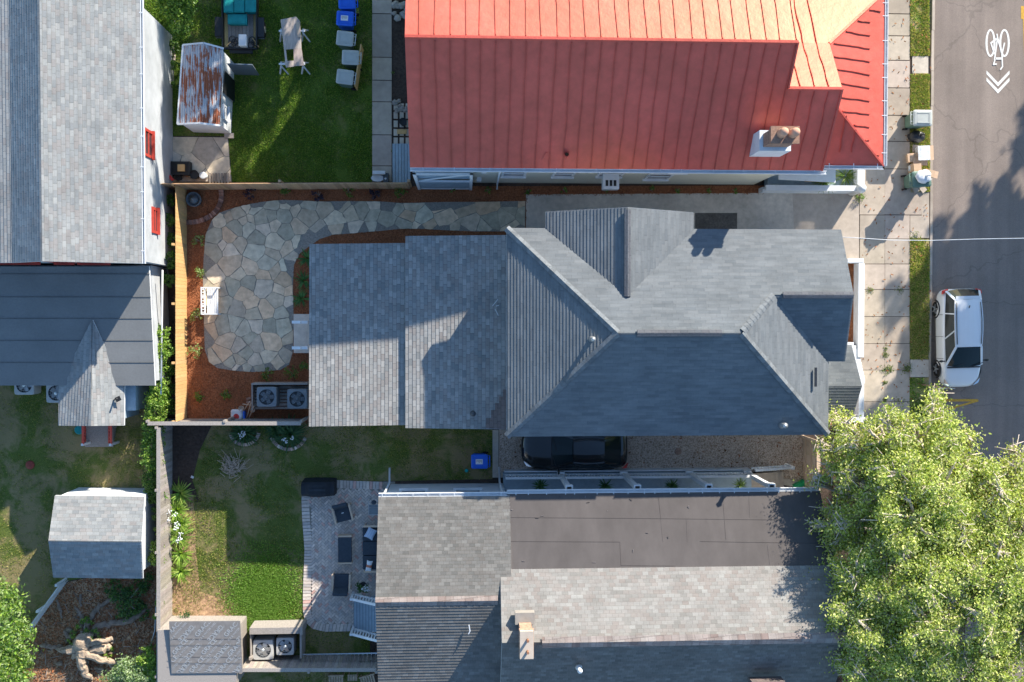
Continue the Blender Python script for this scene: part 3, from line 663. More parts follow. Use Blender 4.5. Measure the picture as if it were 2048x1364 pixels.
# valley: east plane z=e+pm*(Xe-x) meets gable south plane z=zfr-pg*(Yf-y)
xv=Xe-(zge-e)/pm
rf.sroof([(Xe,Ys,e),(Xb,Yr,zr),(xh,Yf,zfr),(xv,gy0,zge),(Xe,gy0-.02,e)],th,['sh_main'])
rf.sroof([(xh,Yf,zfr),(Xf,Yf,zfr),(P(1690,727,zge).x,gy0,zge),(xv,gy0,zge)],th,['sh_main'])
# north gable
zg=6.9; Xg=P(1255,415,zg).x; Yg=P(1255,414,zg).y; XgW=P(1092,424,e).x; XgE=P(1387,424,e).x; YgE=P(1240,424,e).y
yi=Yn-(zg-e)/pm
rf.sroof([(XgW,YgE,e+.02),(Xg,Yg,zg),(Xg,yi,zg),(XgW,Yn-.02,e+.02)],th,['sh_main'])
rf.sroof([(XgE,YgE,e+.02),(XgE,Yn-.02,e+.02),(Xg,yi,zg),(Xg,Yg,zg)],th,['sh_main'])
roof=rf.build('roof',['sh_main','white'],hm)
mb=MB(); ins=.35; poly=[(Xw+ins,Ys+ins),(Xe-ins,Ys+ins),(Xe-ins,gy0),(Xf-.5,gy0+.3),(Xf-.6,Yn-ins),(XgE-ins,Yn-ins),(XgE-ins,YgE-ins),(XgW+ins,YgE-ins),(XgW+ins,Yn-ins),(Xw+ins,Yn-ins)]
mb.prism(poly,0,e-.12)
mb.face([(Xf-.45,gy0+.2,zge-.15),(Xf-.45,Yn-.3,e-.15),(Xf-.45,Yf,zfr-.2)]); mb.face([(XgW+.3,YgE-.3,e-.15),(XgE-.3,YgE-.3,e-.15),(Xg,YgE-.3,zg-.25)])
mb.build('wall','white',hm)
def capline(parent, a, b, w=.28, m='sh_main', c=(1.05,1.05,1.06), name='ridge_cap', step=.2):
    a=Vector(a); b=Vector(b); d=b-a; L=d.length; d/=L; x=d.cross(Vector((0,0,1))).normalized(); mb=MB(); n=int(L/step)
    for k in range(n):
        p=a+d*(k*step); q=a+d*((k+1.25)*step); up=Vector((0,0,.035)); dn=Vector((0,0,-.045)); q1=random.uniform(.85,1.12); cc=tuple(t*q1 for t in c)
        lift=Vector((0,0,.014)) 
        mb.face([p+x*w/2+dn,q+x*w/2+dn+lift,q+up+lift,p+up],cc); mb.face([p+up,q+up+lift,q-x*w/2+dn+lift,p-x*w/2+dn],cc)
    return mb.build(name,m,parent)
for a,b in (((Xw,Yn,e),(Xa,Yr,zr)),((Xw,Ys,e),(Xa,Yr,zr)),((Xe,Ys,e),(Xb,Yr,zr)),((xh,Yf,zfr),(Xb,Yr,zr))):
    capline(roof,Vector(a)+Vector((0,0,.055)),Vector(b)+Vector((0,0,.055)),name='hip_cap')
def ridgevent(parent, a, b, m='sh_brown'):
    a=Vector(a); b=Vector(b); d=(b-a).normalized(); mb=MB(); x=d.cross(Vector((0,0,1)))
    q=[(-.13,.02),(-.12,.07),(0,.11),(.12,.07),(.13,.02)]
    mb.ring([[p+x*s_+Vector((0,0,h)) for s_,h in q] for p in (a,b)],(.75,.95,1.1),0,False,True,True)
    return mb.build('ridge_vent',m,parent)
ridgevent(roof,(P(1274,659,zr).x,Yr,zr),(P(1443,659,zr).x,Yr,zr)); ridgevent(roof,(P(1565,588,zfr).x,Yf,zfr),(Xf-.03,Yf,zfr)); ridgevent(roof,(Xg,Yg-.1,zg),(Xg,yi+.0,zg))
vent(roof,1184,678,7.15,.07,.3); vent(roof,1566,850,5.95,.08,.22); 
mb=MB(); a=P(1631,735,6.12); mb.box((a.x-.03,a.y-.75,a.z-.03),(a.x+.05,a.y,a.z+.05),(.5,.5,.55)); mb.build('flashing','dmetal',roof)
# low rear extension: two roofs falling to the west
def lowroof(pts, wname):
    mb=MB(); q=[P(*p) for p in pts]; mb.sroof(q,.16,['sh_low'],t=.016); return mb.build('extension_roof',['sh_low','white'],hm)
lr1=lowroof([(619,488,2.9),(812,486,3.05),(812,850,3.05),(618,853,2.9)],0)
r2=[(811,472,3.25),(1016,470,3.75),(1016,859,3.75),(811,856,3.25)]; lr2=lowroof(r2,0)
a=[P(*p) for p in r2]; 
def onr2(u,v,dz=.03):
    z=3.9
    for _ in range(6):
        p=P(u,v,z); t=(p.x-a[0].x)/(a[1].x-a[0].x); z=3.25+.5*t
    return P(u,v,z+dz)
mb=MB(); mb.face([onr2(972,856),onr2(1013,859),onr2(1013,779),onr2(1006,779),onr2(1006,793),onr2(998,793),onr2(998,806),onr2(990,806),onr2(990,820),onr2(982,820),onr2(982,836),onr2(972,836)]); mb.build('roof_patch','sh_brown',lr2)
mb=MB(); wallbox(mb,[(628,496),(805,494),(805,842),(628,843)],0,2.7,2.9); wallbox(mb,[(818,482),(1030,482),(1030,848),(818,846)],0,3.05,3.3); mb.build('extension_wall','white',hm)
vent(lr2,946,826,3.58,.08,.25,'dmetal'); 
mb=MB(); 
for (u,v,l,r_) in ((985,612,.35,.9),(990,618,.3,-1.1),(992,612,.12,.2)):
    p=onr2(u,v,.03); mb.bar(p,p+Vector((math.cos(r_)*l,math.sin(r_)*l,.02)),.02,.02)
tag(mb.build('twigs','white',None,Vector((0,0,0))),'pale twigs lying on the low shingled roof','twig')
# front porch roof
pz=3.55; mb=MB(); q=[P(1652,690,3.1),P(1703,690,3.1),P(1724,772,pz),P(1652,772,pz)]; mb.sroof(q,.14,['sh_main']); q=[P(1652,772,pz),P(1724,772,pz),P(1704,838,3.0),P(1652,838,3.0)]; mb.sroof(q,.14,['sh_main']); mb.build('porch_roof',['sh_main','white'],hm)
mb=MB(); wallbox(mb,[(1640,700),(1690,700),(1690,828),(1640,828)],0,2.8,3.0); mb.build('porch_wall','white',hm)
# doorstep landing behind the low extension
mb=MB(); A=P(587,628,.3); B=P(632,706,.3); mb.box((A.x,B.y,0),(B.x,A.y,.3)); mb.build('landing','concrete_d',hm)
for v in (644,693):
    mb=MB(); A=P(617,v,.3); mb.bar(A,A+Vector((0,0,2.4)),.09,.09); mb.box((A.x-.35,A.y-.06,2.3),(A.x+.3,A.y+.06,2.42)); mb.build('canopy_post','white',hm)
# white low wall round the front bed
wb=MB(); 
def lw(mb,u0,v0,u1,v1,z=.55): a_=P(u0,v0,z); b_=P(u1,v1,z); mb.box((a_.x,b_.y,0),(b_.x,a_.y,z))
lw(wb,1695,517,1728,526); lw(wb,1717,526.5,1728,715); lw(wb,1718,755,1728,834.5); lw(wb,1688,835,1730,845)
for s_ in range(12):
    t=s_/11; x=P(1700+22*t**.6,690+72*t,.55)
    wb.box((x.x-.12,x.y-.12,0),(x.x+.2,x.y+.12,.5+.002*s_))
solo(wb,'garden_wall','white','low white rendered wall around the mulched front bed','garden wall',bevel=.02)
# ---------------------------------------------------------------- red metal roofed house
hr=root('red_roof_house','long house with a red painted standing seam metal roof and brick chimney','house',(6,10,0))
ze=4.9; z1=8.0; YS=P(1200,338,ze).y; Y1=P(1200,78,z1).y; ps=(z1-ze)/(Y1-YS); XW=P(820,340,ze).x; XWr=P(820,83,z1).x
YN=18.0; z2=6.95; Y2=YS+(z2-ze)/ps; X1=12.3; X2=14.4
rb=MB(); m0=0
rb.slab([(XW,YS,ze),(X2,YS,ze),(X2,Y2,z2),(X1,Y2,z2),(X1,Y1,z1),(XW,Y1,z1)],.12,m=0,mside=1)
rb.slab([(XW,Y1,z1),(X1,Y1,z1),(X1,YN,ze),(XW,YN,ze)],.12,m=0,mside=1)
Yc=10.95; zc_=5.6
rb.slab([(X1-.3,Y2,z2-.01),(X2,Y2,z2-.01),(X2,Yc,zc_),(X1-.3,Yc,zc_)],.1)
YP=P(1768,332,4.3).y; XP=P(1767,300,4.3).x; ph=2.5; zp=zc_-.02
rb.slab([(XP,YP,4.3),(XP,Yc+ph,4.3),(X2,Yc,zp),(X2-.01,YP+ph,zp)],.1)
rb.slab([(X1-.3,Yc,zp),(X2,Yc,zp),(XP,Yc+ph,4.3),(X1-.3,Yc+ph,4.3)],.1)
rb.slab([(XP,YP,4.3),(X2-.01,YP+ph,zp),(X2-1.0,YP+ph,zp),(X2-1.0,YP,4.3)],.1)
# standing seams
def seam(mb,a,b,h=.045,w=.03,jit=.03):
    a=Vector(a); b=Vector(b); n=6; pr=None
    for k in range(n+1):
        p=a.lerp(b,k/n)+Vector((random.uniform(-jit,jit) if 0<k<n else 0,0,0)) if abs((b-a).x)<abs((b-a).y) else a.lerp(b,k/n)+Vector((0,random.uniform(-jit,jit) if 0<k<n else 0,0))
        p=p+Vector((0,0,h/2))
        if pr is not None: mb.bar(pr,p,w,h,(.76,.66,.7))  # same red metal; the seam's dark side and joint dirt are put into its colour
        pr=p
sb=rb; x=XW+.52; dk=.555
while x<X2-.15:
    yt=Y1-.12 if x<X1 else Y2-.12; seam(sb,(x,YS+.02,ze+.01),(x,yt,ze+ps*(yt-YS)))
    if x<X1: seam(sb,(x+random.uniform(-.05,.05),Y1+.1,z1-.05),(x,YN,ze))
    if x>X1-.1: seam(sb,(x,Y2+.1,z2-.06),(x,Yc,zc_)); seam(sb,(x,Yc,zc_),(x,Yc+ph,4.3))
    x+=dk
y=YP+.45
while y<Yc+ph:
    t=min(1,(y-YP)/ph,(Yc+ph-y)/ph); xi=XP-(XP-X2)*max(.05,t)+.15
    if t>.1: seam(sb,(XP-.75 if t>.35 else XP-.2,y,4.3+(zp-4.3)*(.75/(XP-X2) if t>.35 else .08)),(xi,y+random.uniform(-.05,.05),4.3+(zp-4.3)*(XP-xi)/(XP-X2)),jit=.02)
    y+=.53
for k in range(3):
    xx=X2+.35+k*.5; 
    if xx<XP-.5: seam(sb,(xx,YP+.5,4.3+.5*(zp-4.3)/ph),(xx,YP+(XP-xx)-.1,4.3+(XP-xx-.1)*(zp-4.3)/ph))
rroof=rb.build('roof',['red_metal','white'],hr); None
cp=MB(); cp.bar((XW,Y1,z1+.02),(X1,Y1,z1+.02),.10,.07); cp.bar((X1-.02,Y2,z2+.02),(X2,Y2,z2+.02),.10,.07); cp.bar((X1,Y1,z1+.02),(X1,Y2,z2+.03),.07,.06); cp.bar((X2,Y2,z2+.02),(X2,YS,ze+.02),.07,.06)
cp.bar((X2,Yc,zp+.02),(XP,Yc+ph,4.32),.10,.05); cp.bar((X2,YP+ph,zp+.02),(XP,YP,4.32),.07,.05); cp.build('ridge_flashing','red_metal',rroof)
wl=MB(); WB=.12
wl.prism([(XW+.1,YS+WB),(X2-1.3,YS+WB),(X2-.05,YS+1.9),(X2-.05,Yc-.2),(X1-.1,Yc-.2),(X1-.1,YN-.3),(XW+.1,YN-.3)],0,ze-.16); wl.prism([(X1-.1,Yc-.3),(XP-.5,Yc-.3),(XP-.5,Yc+ph-.4),(X1-.1,Yc+ph-.4)],0,4.05); wl.prism([(X2-.1,YP+.4),(XP-.5,YP+.4),(XP-.5,Yc-.35),(X2-.1,Yc-.35)],0,4.05); wl.face([(XW+.1,YS+.2,ze-.2),(XW+.1,Y1,z1-.2),(XW+.1,YN-.3,ze-.2)]); wl.face([(X1-.1,YS+.2,ze-.2),(X1-.1,YN-.3,ze-.2),(X1-.1,Y1,z1-.2)]); wl.face([(X2-.1,YS+.2,ze-.2),(X2-.1,Yc,zc_-.2),(X2-.1,Y2,z2-.2)])
wl.build('wall','cream',hr)
gutter(hr,(XW,YS-.0,ze-.06),(X2+.2,YS-.0,ze-.06),hangers=13,side=(0,-1)); gutter(hr,(X2+.2,YP,4.28),(XP,YP,4.28),hangers=3,side=(0,-1)); gutter(hr,(XP,YP,4.28),(XP,Yc+ph,4.28),hangers=9,side=(1,0))
yw=YS+WB
def uw(u,z): return P(u,360,z).x
for (u,z,W_,h_) in ((1028,2.9,.85,1.3),(1128,2.9,.75,1.3),(1318,2.4,.9,1.4)): window(hr,(uw(u,z),yw,z),(1,0,0),W_,h_,(0,-1,0))
window(hr,(uw(1222,3.0),yw,3.0),(1,0,0),.9,1.2,(0,-1,0))
mb=MB(); X=uw(1221,2.6); mb.box((X-.34,yw-.62,2.35),(X+.34,yw,2.8)); mb.build('air_conditioner','white',hr,bevel=.02)
mb=MB(); 
for k in range(3): mb.box((X-.24+k*.17,yw-.5,2.801),(X-.12+k*.17,yw-.25,2.806))
mb.build('vent_grille','black',hr)
for (u,z,w2,h2) in ((968,3.9,.2,.35),(958,1.5,.2,.5),(1356,3.9,.8,.28)):
    mb=MB(); X=uw(u,z); mb.box((X-w2/2,yw-.16,z-h2/2),(X+w2/2,yw,z+h2/2)); mb.build('meter_box','white',hr,bevel=.01)
mb=MB(); mb.tube([(uw(1002,ze-.2),yw-.06,ze-.2),(uw(1002,ze-.2),yw-.06,.2),(uw(1002,ze-.2),yw-.3,.1)],.045); mb.tube([(uw(1240,4.2),yw-.04,4.25),(uw(1080,4.2),yw-.04,4.2)],.03); mb.tube([(uw(1020,3.7),yw-.05,3.7),(uw(1075,4.3),yw-.05,4.4)],.03); mb.build('downspout','white',hr)
# lattice screen at the west end
mb=MB(); x0_,x1_=XW+.08,uw(945,2.5)
for k in range(2): mb.box((x0_ if k==0 else x1_-.12,yw-.34,0),(x0_+.12 if k==0 else x1_,yw-.22,4.4))
mb.box((x0_,yw-.32,4.25),(x1_,yw-.24,4.4)); mb.box((x0_,yw-.32,2.3),(x1_,yw-.24,2.4)); mb.box((x0_,yw-.32,.1),(x1_,yw-.24,.2))
mb.bar((x0_+.1,yw-.28,2.4),(x1_-.1,yw-.28,4.2),.05,.03); mb.build('side_screen','white',hr)
mb=MB()
for k in range(18): z=.3+k*.11; mb.box((x0_+.12,yw-.30,z),(x1_-.12,yw-.27,z+.08),(1,1,1) if k%3 else (.7,.75,.8))
mb.box((x0_+.1,yw-.2,2.5),(x1_-.1,yw-.17,4.1),(.9,.95,1)); mb.build('side_slats','bluegrey',hr)
# front porch bits at the south east corner
PX0=P(1545,375,.9); PX1=P(1724,381,.9)
mb=MB(); mb.box((PX0.x-.1,PX1.y+.05,0),(PX1.x-.1,YS+1.6,.55)); mb.build('porch_floor','bluegrey',hr)
mb=MB(); zz=1.1; yy=P(1650,376,zz).y; xa=P(1532,376,zz).x; xb=P(1722,376,zz).x
mb.box((xa,yy-.12,zz-.14),(xb,yy+.12,zz)); mb.box((xa,yy-.1,0),(xb,yy+.1,.6)); mb.box((xb-.16,yy+.12,zz-.14),(xb+.16,yy+2.3,zz)); mb.box((xb-.13,yy+.12,0),(xb+.13,yy+2.3,.6))
for k in range(34): t=k/33; mb.box((xa+(xb-xa-.1)*t,yy-.03,.6),(xa+(xb-xa-.1)*t+.05,yy+.03,zz-.14))
for k in range(16): t=k/15; mb.box((xb-.03,yy+.2+2*t,.6),(xb+.03,yy+.25+2*t,zz-.14))
mb.lathe((xb,yy,0),[(.2,0),(.2,1.1),(.23,1.12),(.16,1.3),(.05,1.36)],14); mb.build('porch_railing','white',hr)
mb=MB(); mb.lathe((xa+1.6,yy+.9,.55),[(.12,0),(.1,3.6),(.14,3.75)],12); mb.lathe((xb-.5,yy+1.9,.55),[(.12,0),(.1,3.0),(.14,3.2)],12); mb.bar((xa+.1,yy+.6,.6),(xa+2.2,yy+.6,4.2),.12,.06); mb.bar((xa+.2,yy+.65,2.2),(xa+3,yy+.65,1.4),.9,.05); mb.build('porch_post','white',hr)
mb=MB(); q=P(1636,352,1.0); mb.box((q.x-.45,q.y-.2,.55),(q.x+.45,q.y+.25,1.05)); tag(mb.build('cardboard_box','card'),'brown cardboard box on the porch of the red roofed house','box')
# chimney of the red house
zb_=5.0; cA=P(1507,309,zb_); ct=7.75; mb=MB(); T0=P(1546,284,ct); T1=P(1601,254,ct); 
bx0,bx1,by0,by1=T0.x-.05,T1.x-.06,T0.y-.02,T1.y
mb.box((bx0-.1,by0-.1,zb_-.3),(bx1+.1,by1+.1,6.6),(1,1,1),2); 
for k in range(14):
    z=6.6+k*.075; ins_=.0 if k in (12,13) else .04
    q=random.uniform(.75,1.1); mb.box((bx0+ins_,by0+ins_,z),(bx1-ins_,by1-ins_,z+.07),(q,q,q)); mb.box((bx0+ins_+.02,by0+ins_+.02,z+.07),(bx1-ins_-.02,by1-ins_-.02,z+.075),(1.2,1.2,1.2))
mb.box((bx0-.03,by0-.03,7.65),(bx1+.03,by1+.03,ct),(.85,.8,.75)); ch=mb.build('chimney',['brick','concrete','white'],hr)
for u in (.36,.78):
    mb=MB(); mb.lathe((bx0+(bx1-bx0)*u,(by0+by1)/2+.05,ct),[(.19,0),(.17,.08),(.165,.30),(.15,.38),(.08,.44),(.01,.45)],14); mb.build('chimney_pot','clay',ch)
mb=MB(); q=P(1132,311,5.15); mb.lathe(q,[(.1,-.1),(.085,.3)],12,cap1=False); mb.lathe((q.x,q.y,q.z+.29),[(.07,0),(.07,.002)],12,(.05,.05,.05)); mb.build('vent_pipe','red_metal',rroof)
mb=MB(); q=P(1093,313,5.1); mb.bar(q-Vector((.2,.15,0)),q+Vector((.0,.1,.25)),.05,.05); mb.build('roof_bracket','red_metal',rroof); mb=MB(); q=P(1240,222,6.2); mb.box((q.x-.06,q.y-.05,q.z-.1),(q.x+.06,q.y+.05,q.z+.1),(2.5,4,4)); mb.build('roof_bracket','red_metal',rroof)
# ---------------------------------------------------------------- pale shingled house, upper left
hl=root('pale_roof_house','white rendered house with pale grey shingle roof at the left edge','house',(-17,8,0))
zE=4.5; XE=P(283,300,zE).x; YE=P(283,527,zE).y; YT=16.0; XR=XE-3.3; pl=.40; zR=zE+pl*3.3; 
XB=XR-1.55; zB=zR-.62*1.55; XF=XB-6; zF=zB-.25*6
mb=MB(); mb.sroof([(XE,YE,zE),(XE,YT,zE),(XR,YT,zR),(XR,YE,zR)],.15,['sh_left']); mb.sroof([(XR,YE,zR),(XR,YT,zR),(XB,YT,zB),(XB,YE,zB)],.15,['sh_left']); mb.sroof([(XB,YE,zB),(XB,YT,zB),(XF,YT,zF),(XF,YE,zF)],.15,['sh_left'])
rl=mb.build('roof',['sh_left','white'],hl)
gz=MB(); YW=12.5; gz.prism([(XE-.12,YE+.12),(XE-.12,YW),(XF+.3,YW),(XF+.3,YE+.12)],0,zE-.1); 
gz.face([(XE-.12,YE+.12,zE-.12),(XR,YE+.12,zR-.16),(XB,YE+.12,zB-.16),(XB,YE+.12,zE-.12)][::-1]); wl_=gz.build('wall','white_stucco',hl)
gutter(hl,(XE,YT,zE-.03),(XE,YE,zE-.03),hangers=12,side=(1,0),w=.09,m='white')
xw=XE-.12
def vw(v,z): return P(300,v,z).y
for (v,z,W_,h_) in ((287,3.35,.9,.85),(441,2.6,.85,.5)): window(hl,(xw,vw(v,z),z),(0,1,0),W_,h_,(1,0,0),'redpaint','glass',.11)
for (u,w2) in ((20,1.6),(178,1.0),(118,.5)):
    z=3.9; window(hl,(P(u,528,z).x,YE+.12,z),(1,0,0),w2,.9,(0,-1,0),'redpaint','glass',.12)
# rear wing: rolled roofing, porch gable
zn,zs_=2.75,2.25
def fz(v): return zn+(zs_-zn)*(v-533)/(772-533)
mb=MB(); mb.slab([P(-200,533,zn),P(298,533,zn),P(310,771,zs_),P(-200,771,zs_)],.14,m=0,mside=1); rw=mb.build('rear_roof',['flatroof','white'],hl)
mb=MB()
for v in (548,594,637,681,725):
    z=fz(v)+.012; mb.bar(P(-200,v,z),P(299+12*(v-533)/238,v,z),.022,.010,(.65,.65,.65))
mb.build('roofing_laps','flatroof',rw)
mb=MB(); wallbox(mb,[(-200,530),(297,530),(308,762),(-200,762)],0,2.1,2.4); mb.build('rear_wall','white_stucco',hl)
window(hl,(P(308,661,1.5).x+.005,vw(661,1.4),1.3),(0,1,0),.75,.9,(1,0,0),'redpaint','glass',.10)
z3=2.75; mb=MB(); mb.sroof([P(185,640,z3-.13),P(182,852,z3),P(118,851,2.1),P(118,772,2.1)],.12,['sh_left']); mb.sroof([P(182,852,z3),P(185,640,z3-.13),P(249,772,2.1),P(248,851,2.1)],.12,['sh_left']); mb.build('porch_roof',['sh_left','white'],hl)
mb=MB(); wallbox(mb,[(128,770),(245,770),(245,838),(128,838)],0,1.9,2.1); wallbox(mb,[(245,765),(268,765),(268,822),(245,822)],0,1.7,1.9); mb.build('porch_wall','bluegrey',hl)
st_=MB()
for k in range(8): a_=P(170,846+k*6,.5-k*.055); b_=P(226,846+(k+1)*6,.5-k*.055); st_.box((a_.x,b_.y+.01,0),(b_.x,a_.y,.5-k*.055))
st_.build('porch_steps','wood_grey',hl)
for u,tu in ((166,170),(222,218)):
    rl_=MB(); 
    t0=P(u,848,1.35); t1=P(u,888,.95); rl_.bar(t0,t1,.09,.06)
    b0=P(tu,848,.55); b1=P(tu,886,.2); rl_.bar(b0,b1,.06,.05)
    for k in range(7): t=k/6; rl_.bar(t0.lerp(t1,t),b0.lerp(b1,t),.04,.04)
    rl_.build('stair_railing','redpaint',hl); 
    rl_=MB(); q=P(u,889,.9); rl_.bar((q.x,q.y,0),(q.x,q.y,1.0),.1,.1); rl_.build('railing_post','white',hl)
mb=MB(); q=P(228,800,2.3); mb.bar(q,q+Vector((.25,.1,.35)),.05,.05); mb.bar(q+Vector((.1,0,.1)),q+Vector((.3,.1,.1)),.2,.02); mb.build('roof_mast','black',hl)
mb=MB(); mb.tube([P(325,540,1.9),P(324,640,1.6),P(322,790,1.7)],.035,6); mb.build('conduit','white',hl)
# ---------------------------------------------------------------- house along the bottom
hs=root('south_house','long house with a flat brown grey roof section and tan shingle gables','house',(6,-12,0))
k4=4.5; x0_=P(1019,985,k4).x; W0=[(757,993,k4),(1020,993,k4)]
zr1=5.95; YSe=P(880,993,k4).y; YR1=P(880,1205,zr1).y; XSW=P(757,993,k4).x; XM=P(1000,1100,4.6).x
s1=(zr1-k4)/(YSe-YR1); mb=MB()
mb.sroof([(XSW,YSe,k4),(x0_+.02,YSe,k4),(x0_+.02,YR1,zr1),(XSW,YR1,zr1)],.16,['sh_south'],t=.018)
YS1=YR1-5.0; mb.sroof([(XSW,YR1,zr1),(XM+.2,YR1,zr1),(XM+.2,YS1,zr1-5.0*.30),(XSW,YS1,zr1-5.0*.30)],.16,['sh_south'],t=.018)
rs=mb.build('roof',['sh_south','white'],hs); capline(rs,(XSW,YR1+.06,zr1+.03),(XM,YR1+.06,zr1+.03),.36,'sh_cap',(1.0,.96,.94),step=.26)
zm=5.45; zt=7.0; YE0=P(1300,985,k4).y; YE1=P(1300,1135,zm).y; YE2=P(1300,1281,zt).y
x0_=P(1019,985,k4).x; x1a=P(1640,985,k4).x; x1b=P(1672,1135,zm).x; x1c=P(1702,1283,zt).x
mb=MB(); mb.slab([(x0_,YE0,k4),(x1a,YE0,k4),(x1b,YE1,zm),(x0_,YE1,zm)],.16,m=0,mside=1); fm=mb.build('flat_roof',['membrane','white'],hs)
mb=MB()
def onm(u,v,d=.0):
    z=4.5
    for _ in range(6): p=P(u,v,z); z=k4+(zm-k4)*(YE0-p.y)/(YE0-YE1)
    return P(u,v,z+d)
for pts in ([(1022,1035),(1300,1037),(1560,1040)],[(1022,1083),(1240,1084),(1242,1131),(1350,1132)],[(1400,1083),(1530,1085),(1648,1087)],[(1316,985),(1322,1040),(1326,1083)],[(1445,987),(1452,1080)],[(1373,1035),(1375,1083)],[(1498,992),(1500,1035)],[(1535,1090),(1540,1130)]):
    q=[onm(u,v,.006) for u,v in pts]
    for a_,b_ in zip(q,q[1:]): mb.bar(a_,b_,.016,.004,(.88,.87,.87) if random.random()<.6 else (1.15,1.15,1.15))
mb.build('roofing_laps','membrane',fm)
mb=MB(); rq=random.Random(11)
for _ in range(14):
    u=rq.uniform(1025,1625); v=rq.uniform(992,1125); q=onm(u,v,.013); a=rq.uniform(0,PI); l=rq.uniform(.04,.16); mb.bar(q,q+Vector((math.cos(a)*l,math.sin(a)*l,.0)),.02,.015,(rq.uniform(.4,2.6),)*3)
mb.build('roof_debris','membrane',fm)
mb=MB(); XE_=P(1001,1200,5.6).x; p2=(zt-zm)/(YE1-YE2)
x1m=P(1672,1135,zm).x
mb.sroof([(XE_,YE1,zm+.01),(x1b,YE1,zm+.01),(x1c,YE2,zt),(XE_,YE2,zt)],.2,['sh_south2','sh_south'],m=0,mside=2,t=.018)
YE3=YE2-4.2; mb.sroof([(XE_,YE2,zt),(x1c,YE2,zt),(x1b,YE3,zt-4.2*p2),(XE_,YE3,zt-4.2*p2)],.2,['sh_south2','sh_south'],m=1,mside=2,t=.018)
re=mb.build('upper_roof',['sh_south2','sh_south','white'],hs)
capline(re,(P(1084,1277,zt).x,YE2,zt+.05),(P(1690,1277,zt).x,YE2,zt+.05),.42,'sh_cap',(1.0,1.0,1.0),step=.3)
mb=MB(); wl2=.25
mb.prism([(XSW+.15,YSe-wl2),(XM+.3,YSe-wl2),(XM+.3,YS1+.3),(XSW+.15,YS1+.3)],0,k4-.3); yh=YE0-1.6; mb.prism([(XM+.3,yh),(x1a-.5,yh),(x1a-.5,YE3+.3),(XM+.3,YE3+.3)],0,k4-.2); mb.prism([(XM+.4,YE1+.2),(x1b-.6,YE1+.2),(x1b-.6,YE3+.5),(XM+.4,YE3+.5)],k4-.3,zt-4.2*p2-.1)
mb.face([(XE_+.1,YE1,zm-.1),(XE_+.1,YE2,zt-.25),(XE_+.1,YE3,zt-4.2*p2-.2)]); mb.build('wall','white',hs)
gutter(hs,(XSW,YSe,k4-.05),(x0_-.1,YSe,k4-.05),hangers=9,side=(0,1),w=.13); gutter(hs,(x0_-.1,YE0,k4-.05),(x1a,YE0,k4-.05),hangers=20,side=(0,1),w=.13)
for u in (826,936): z=2.4; window(hs,(P(u,968,z).x,YSe-wl2,z),(1,0,0),1.0,1.1,(0,1,0))
# porch of the south house: floor, columns, railing
pf=MB(); pf.prism([(XM+.3,YE0+.2),(x1a-1.7,YE0+.2),(x1a-1.7,yh),(XM+.3,yh)],0,.7); pf.build('porch_floor','bluegrey',hs)
for u in (1127,1256,1391,1510): 
    q=P(u,962,2.0); mb=MB(); x=q.x; mb.box((x-.09,YE0+.05,.7),(x+.09,YE0+.23,k4-.2)); mb.box((x-.16,YE0-.02,.7),(x+.16,YE0+.3,.95)); mb.box((x-.15,YE0-.0,k4-.5),(x+.15,YE0+.28,k4-.2)); mb.build('porch_column','white',hs)
mb=MB(); ya=YE0+.16; xa_,xb_=XM+.35,x1a-1.7
mb.box((xa_,ya-.05,1.62),(xb_,ya+.05,1.7)); mb.box((xa_,ya-.03,.82),(xb_,ya+.03,.88)); n=int((xb_-xa_)/.14)
for k in range(n): x=xa_+k*.14; mb.box((x,ya-.02,.88),(x+.045,ya+.02,1.62))
mb.build('porch_railing','white',hs)
mb=MB(); mb.box((xa_,YE0+.24,0),(xb_,YE0+.30,.6)); mb.build('porch_skirt','white',hs)
mb=MB()
for k in range(6): mb.box((xb_,yh+.3,0),(xb_+.28*(6-k),YE0+.1,.7*(k+1)/6.5))
mb.build('porch_steps','concrete',hs)
mb=MB(); mb.bar((xb_-.1,YE0+.4,1.6),(xb_+1.8,YE0+.4,.9),.1,.08); mb.bar((xb_-.1,YE0+.4,1.0),(xb_+1.8,YE0+.4,.3),.08,.06); mb.bar((xb_+1.8,YE0+.4,0),(xb_+1.8,YE0+.4,1.0),.14,.14)
for k in range(10): x=xb_+k*.19; mb.bar((x,YE0+.4,1.56-.07*k),(x,YE0+.4,.96-.07*k),.04,.04)
mb.build('stair_railing','white',hs)
for (u,v,zb) in ((770,984,k4),(999,985,k4)):
    q=P(u,v,zb); mb=MB(); s_=1 if u<900 else -1; mb.tube([(q.x,YSe+.08,k4-.1),(q.x-.15*s_,YSe-.12,k4-.45),(q.x-.15*s_,YSe-.12,.35),(q.x-.15*s_,YSe+.5,.12)],.05,8); mb.build('downspout','white',hs)
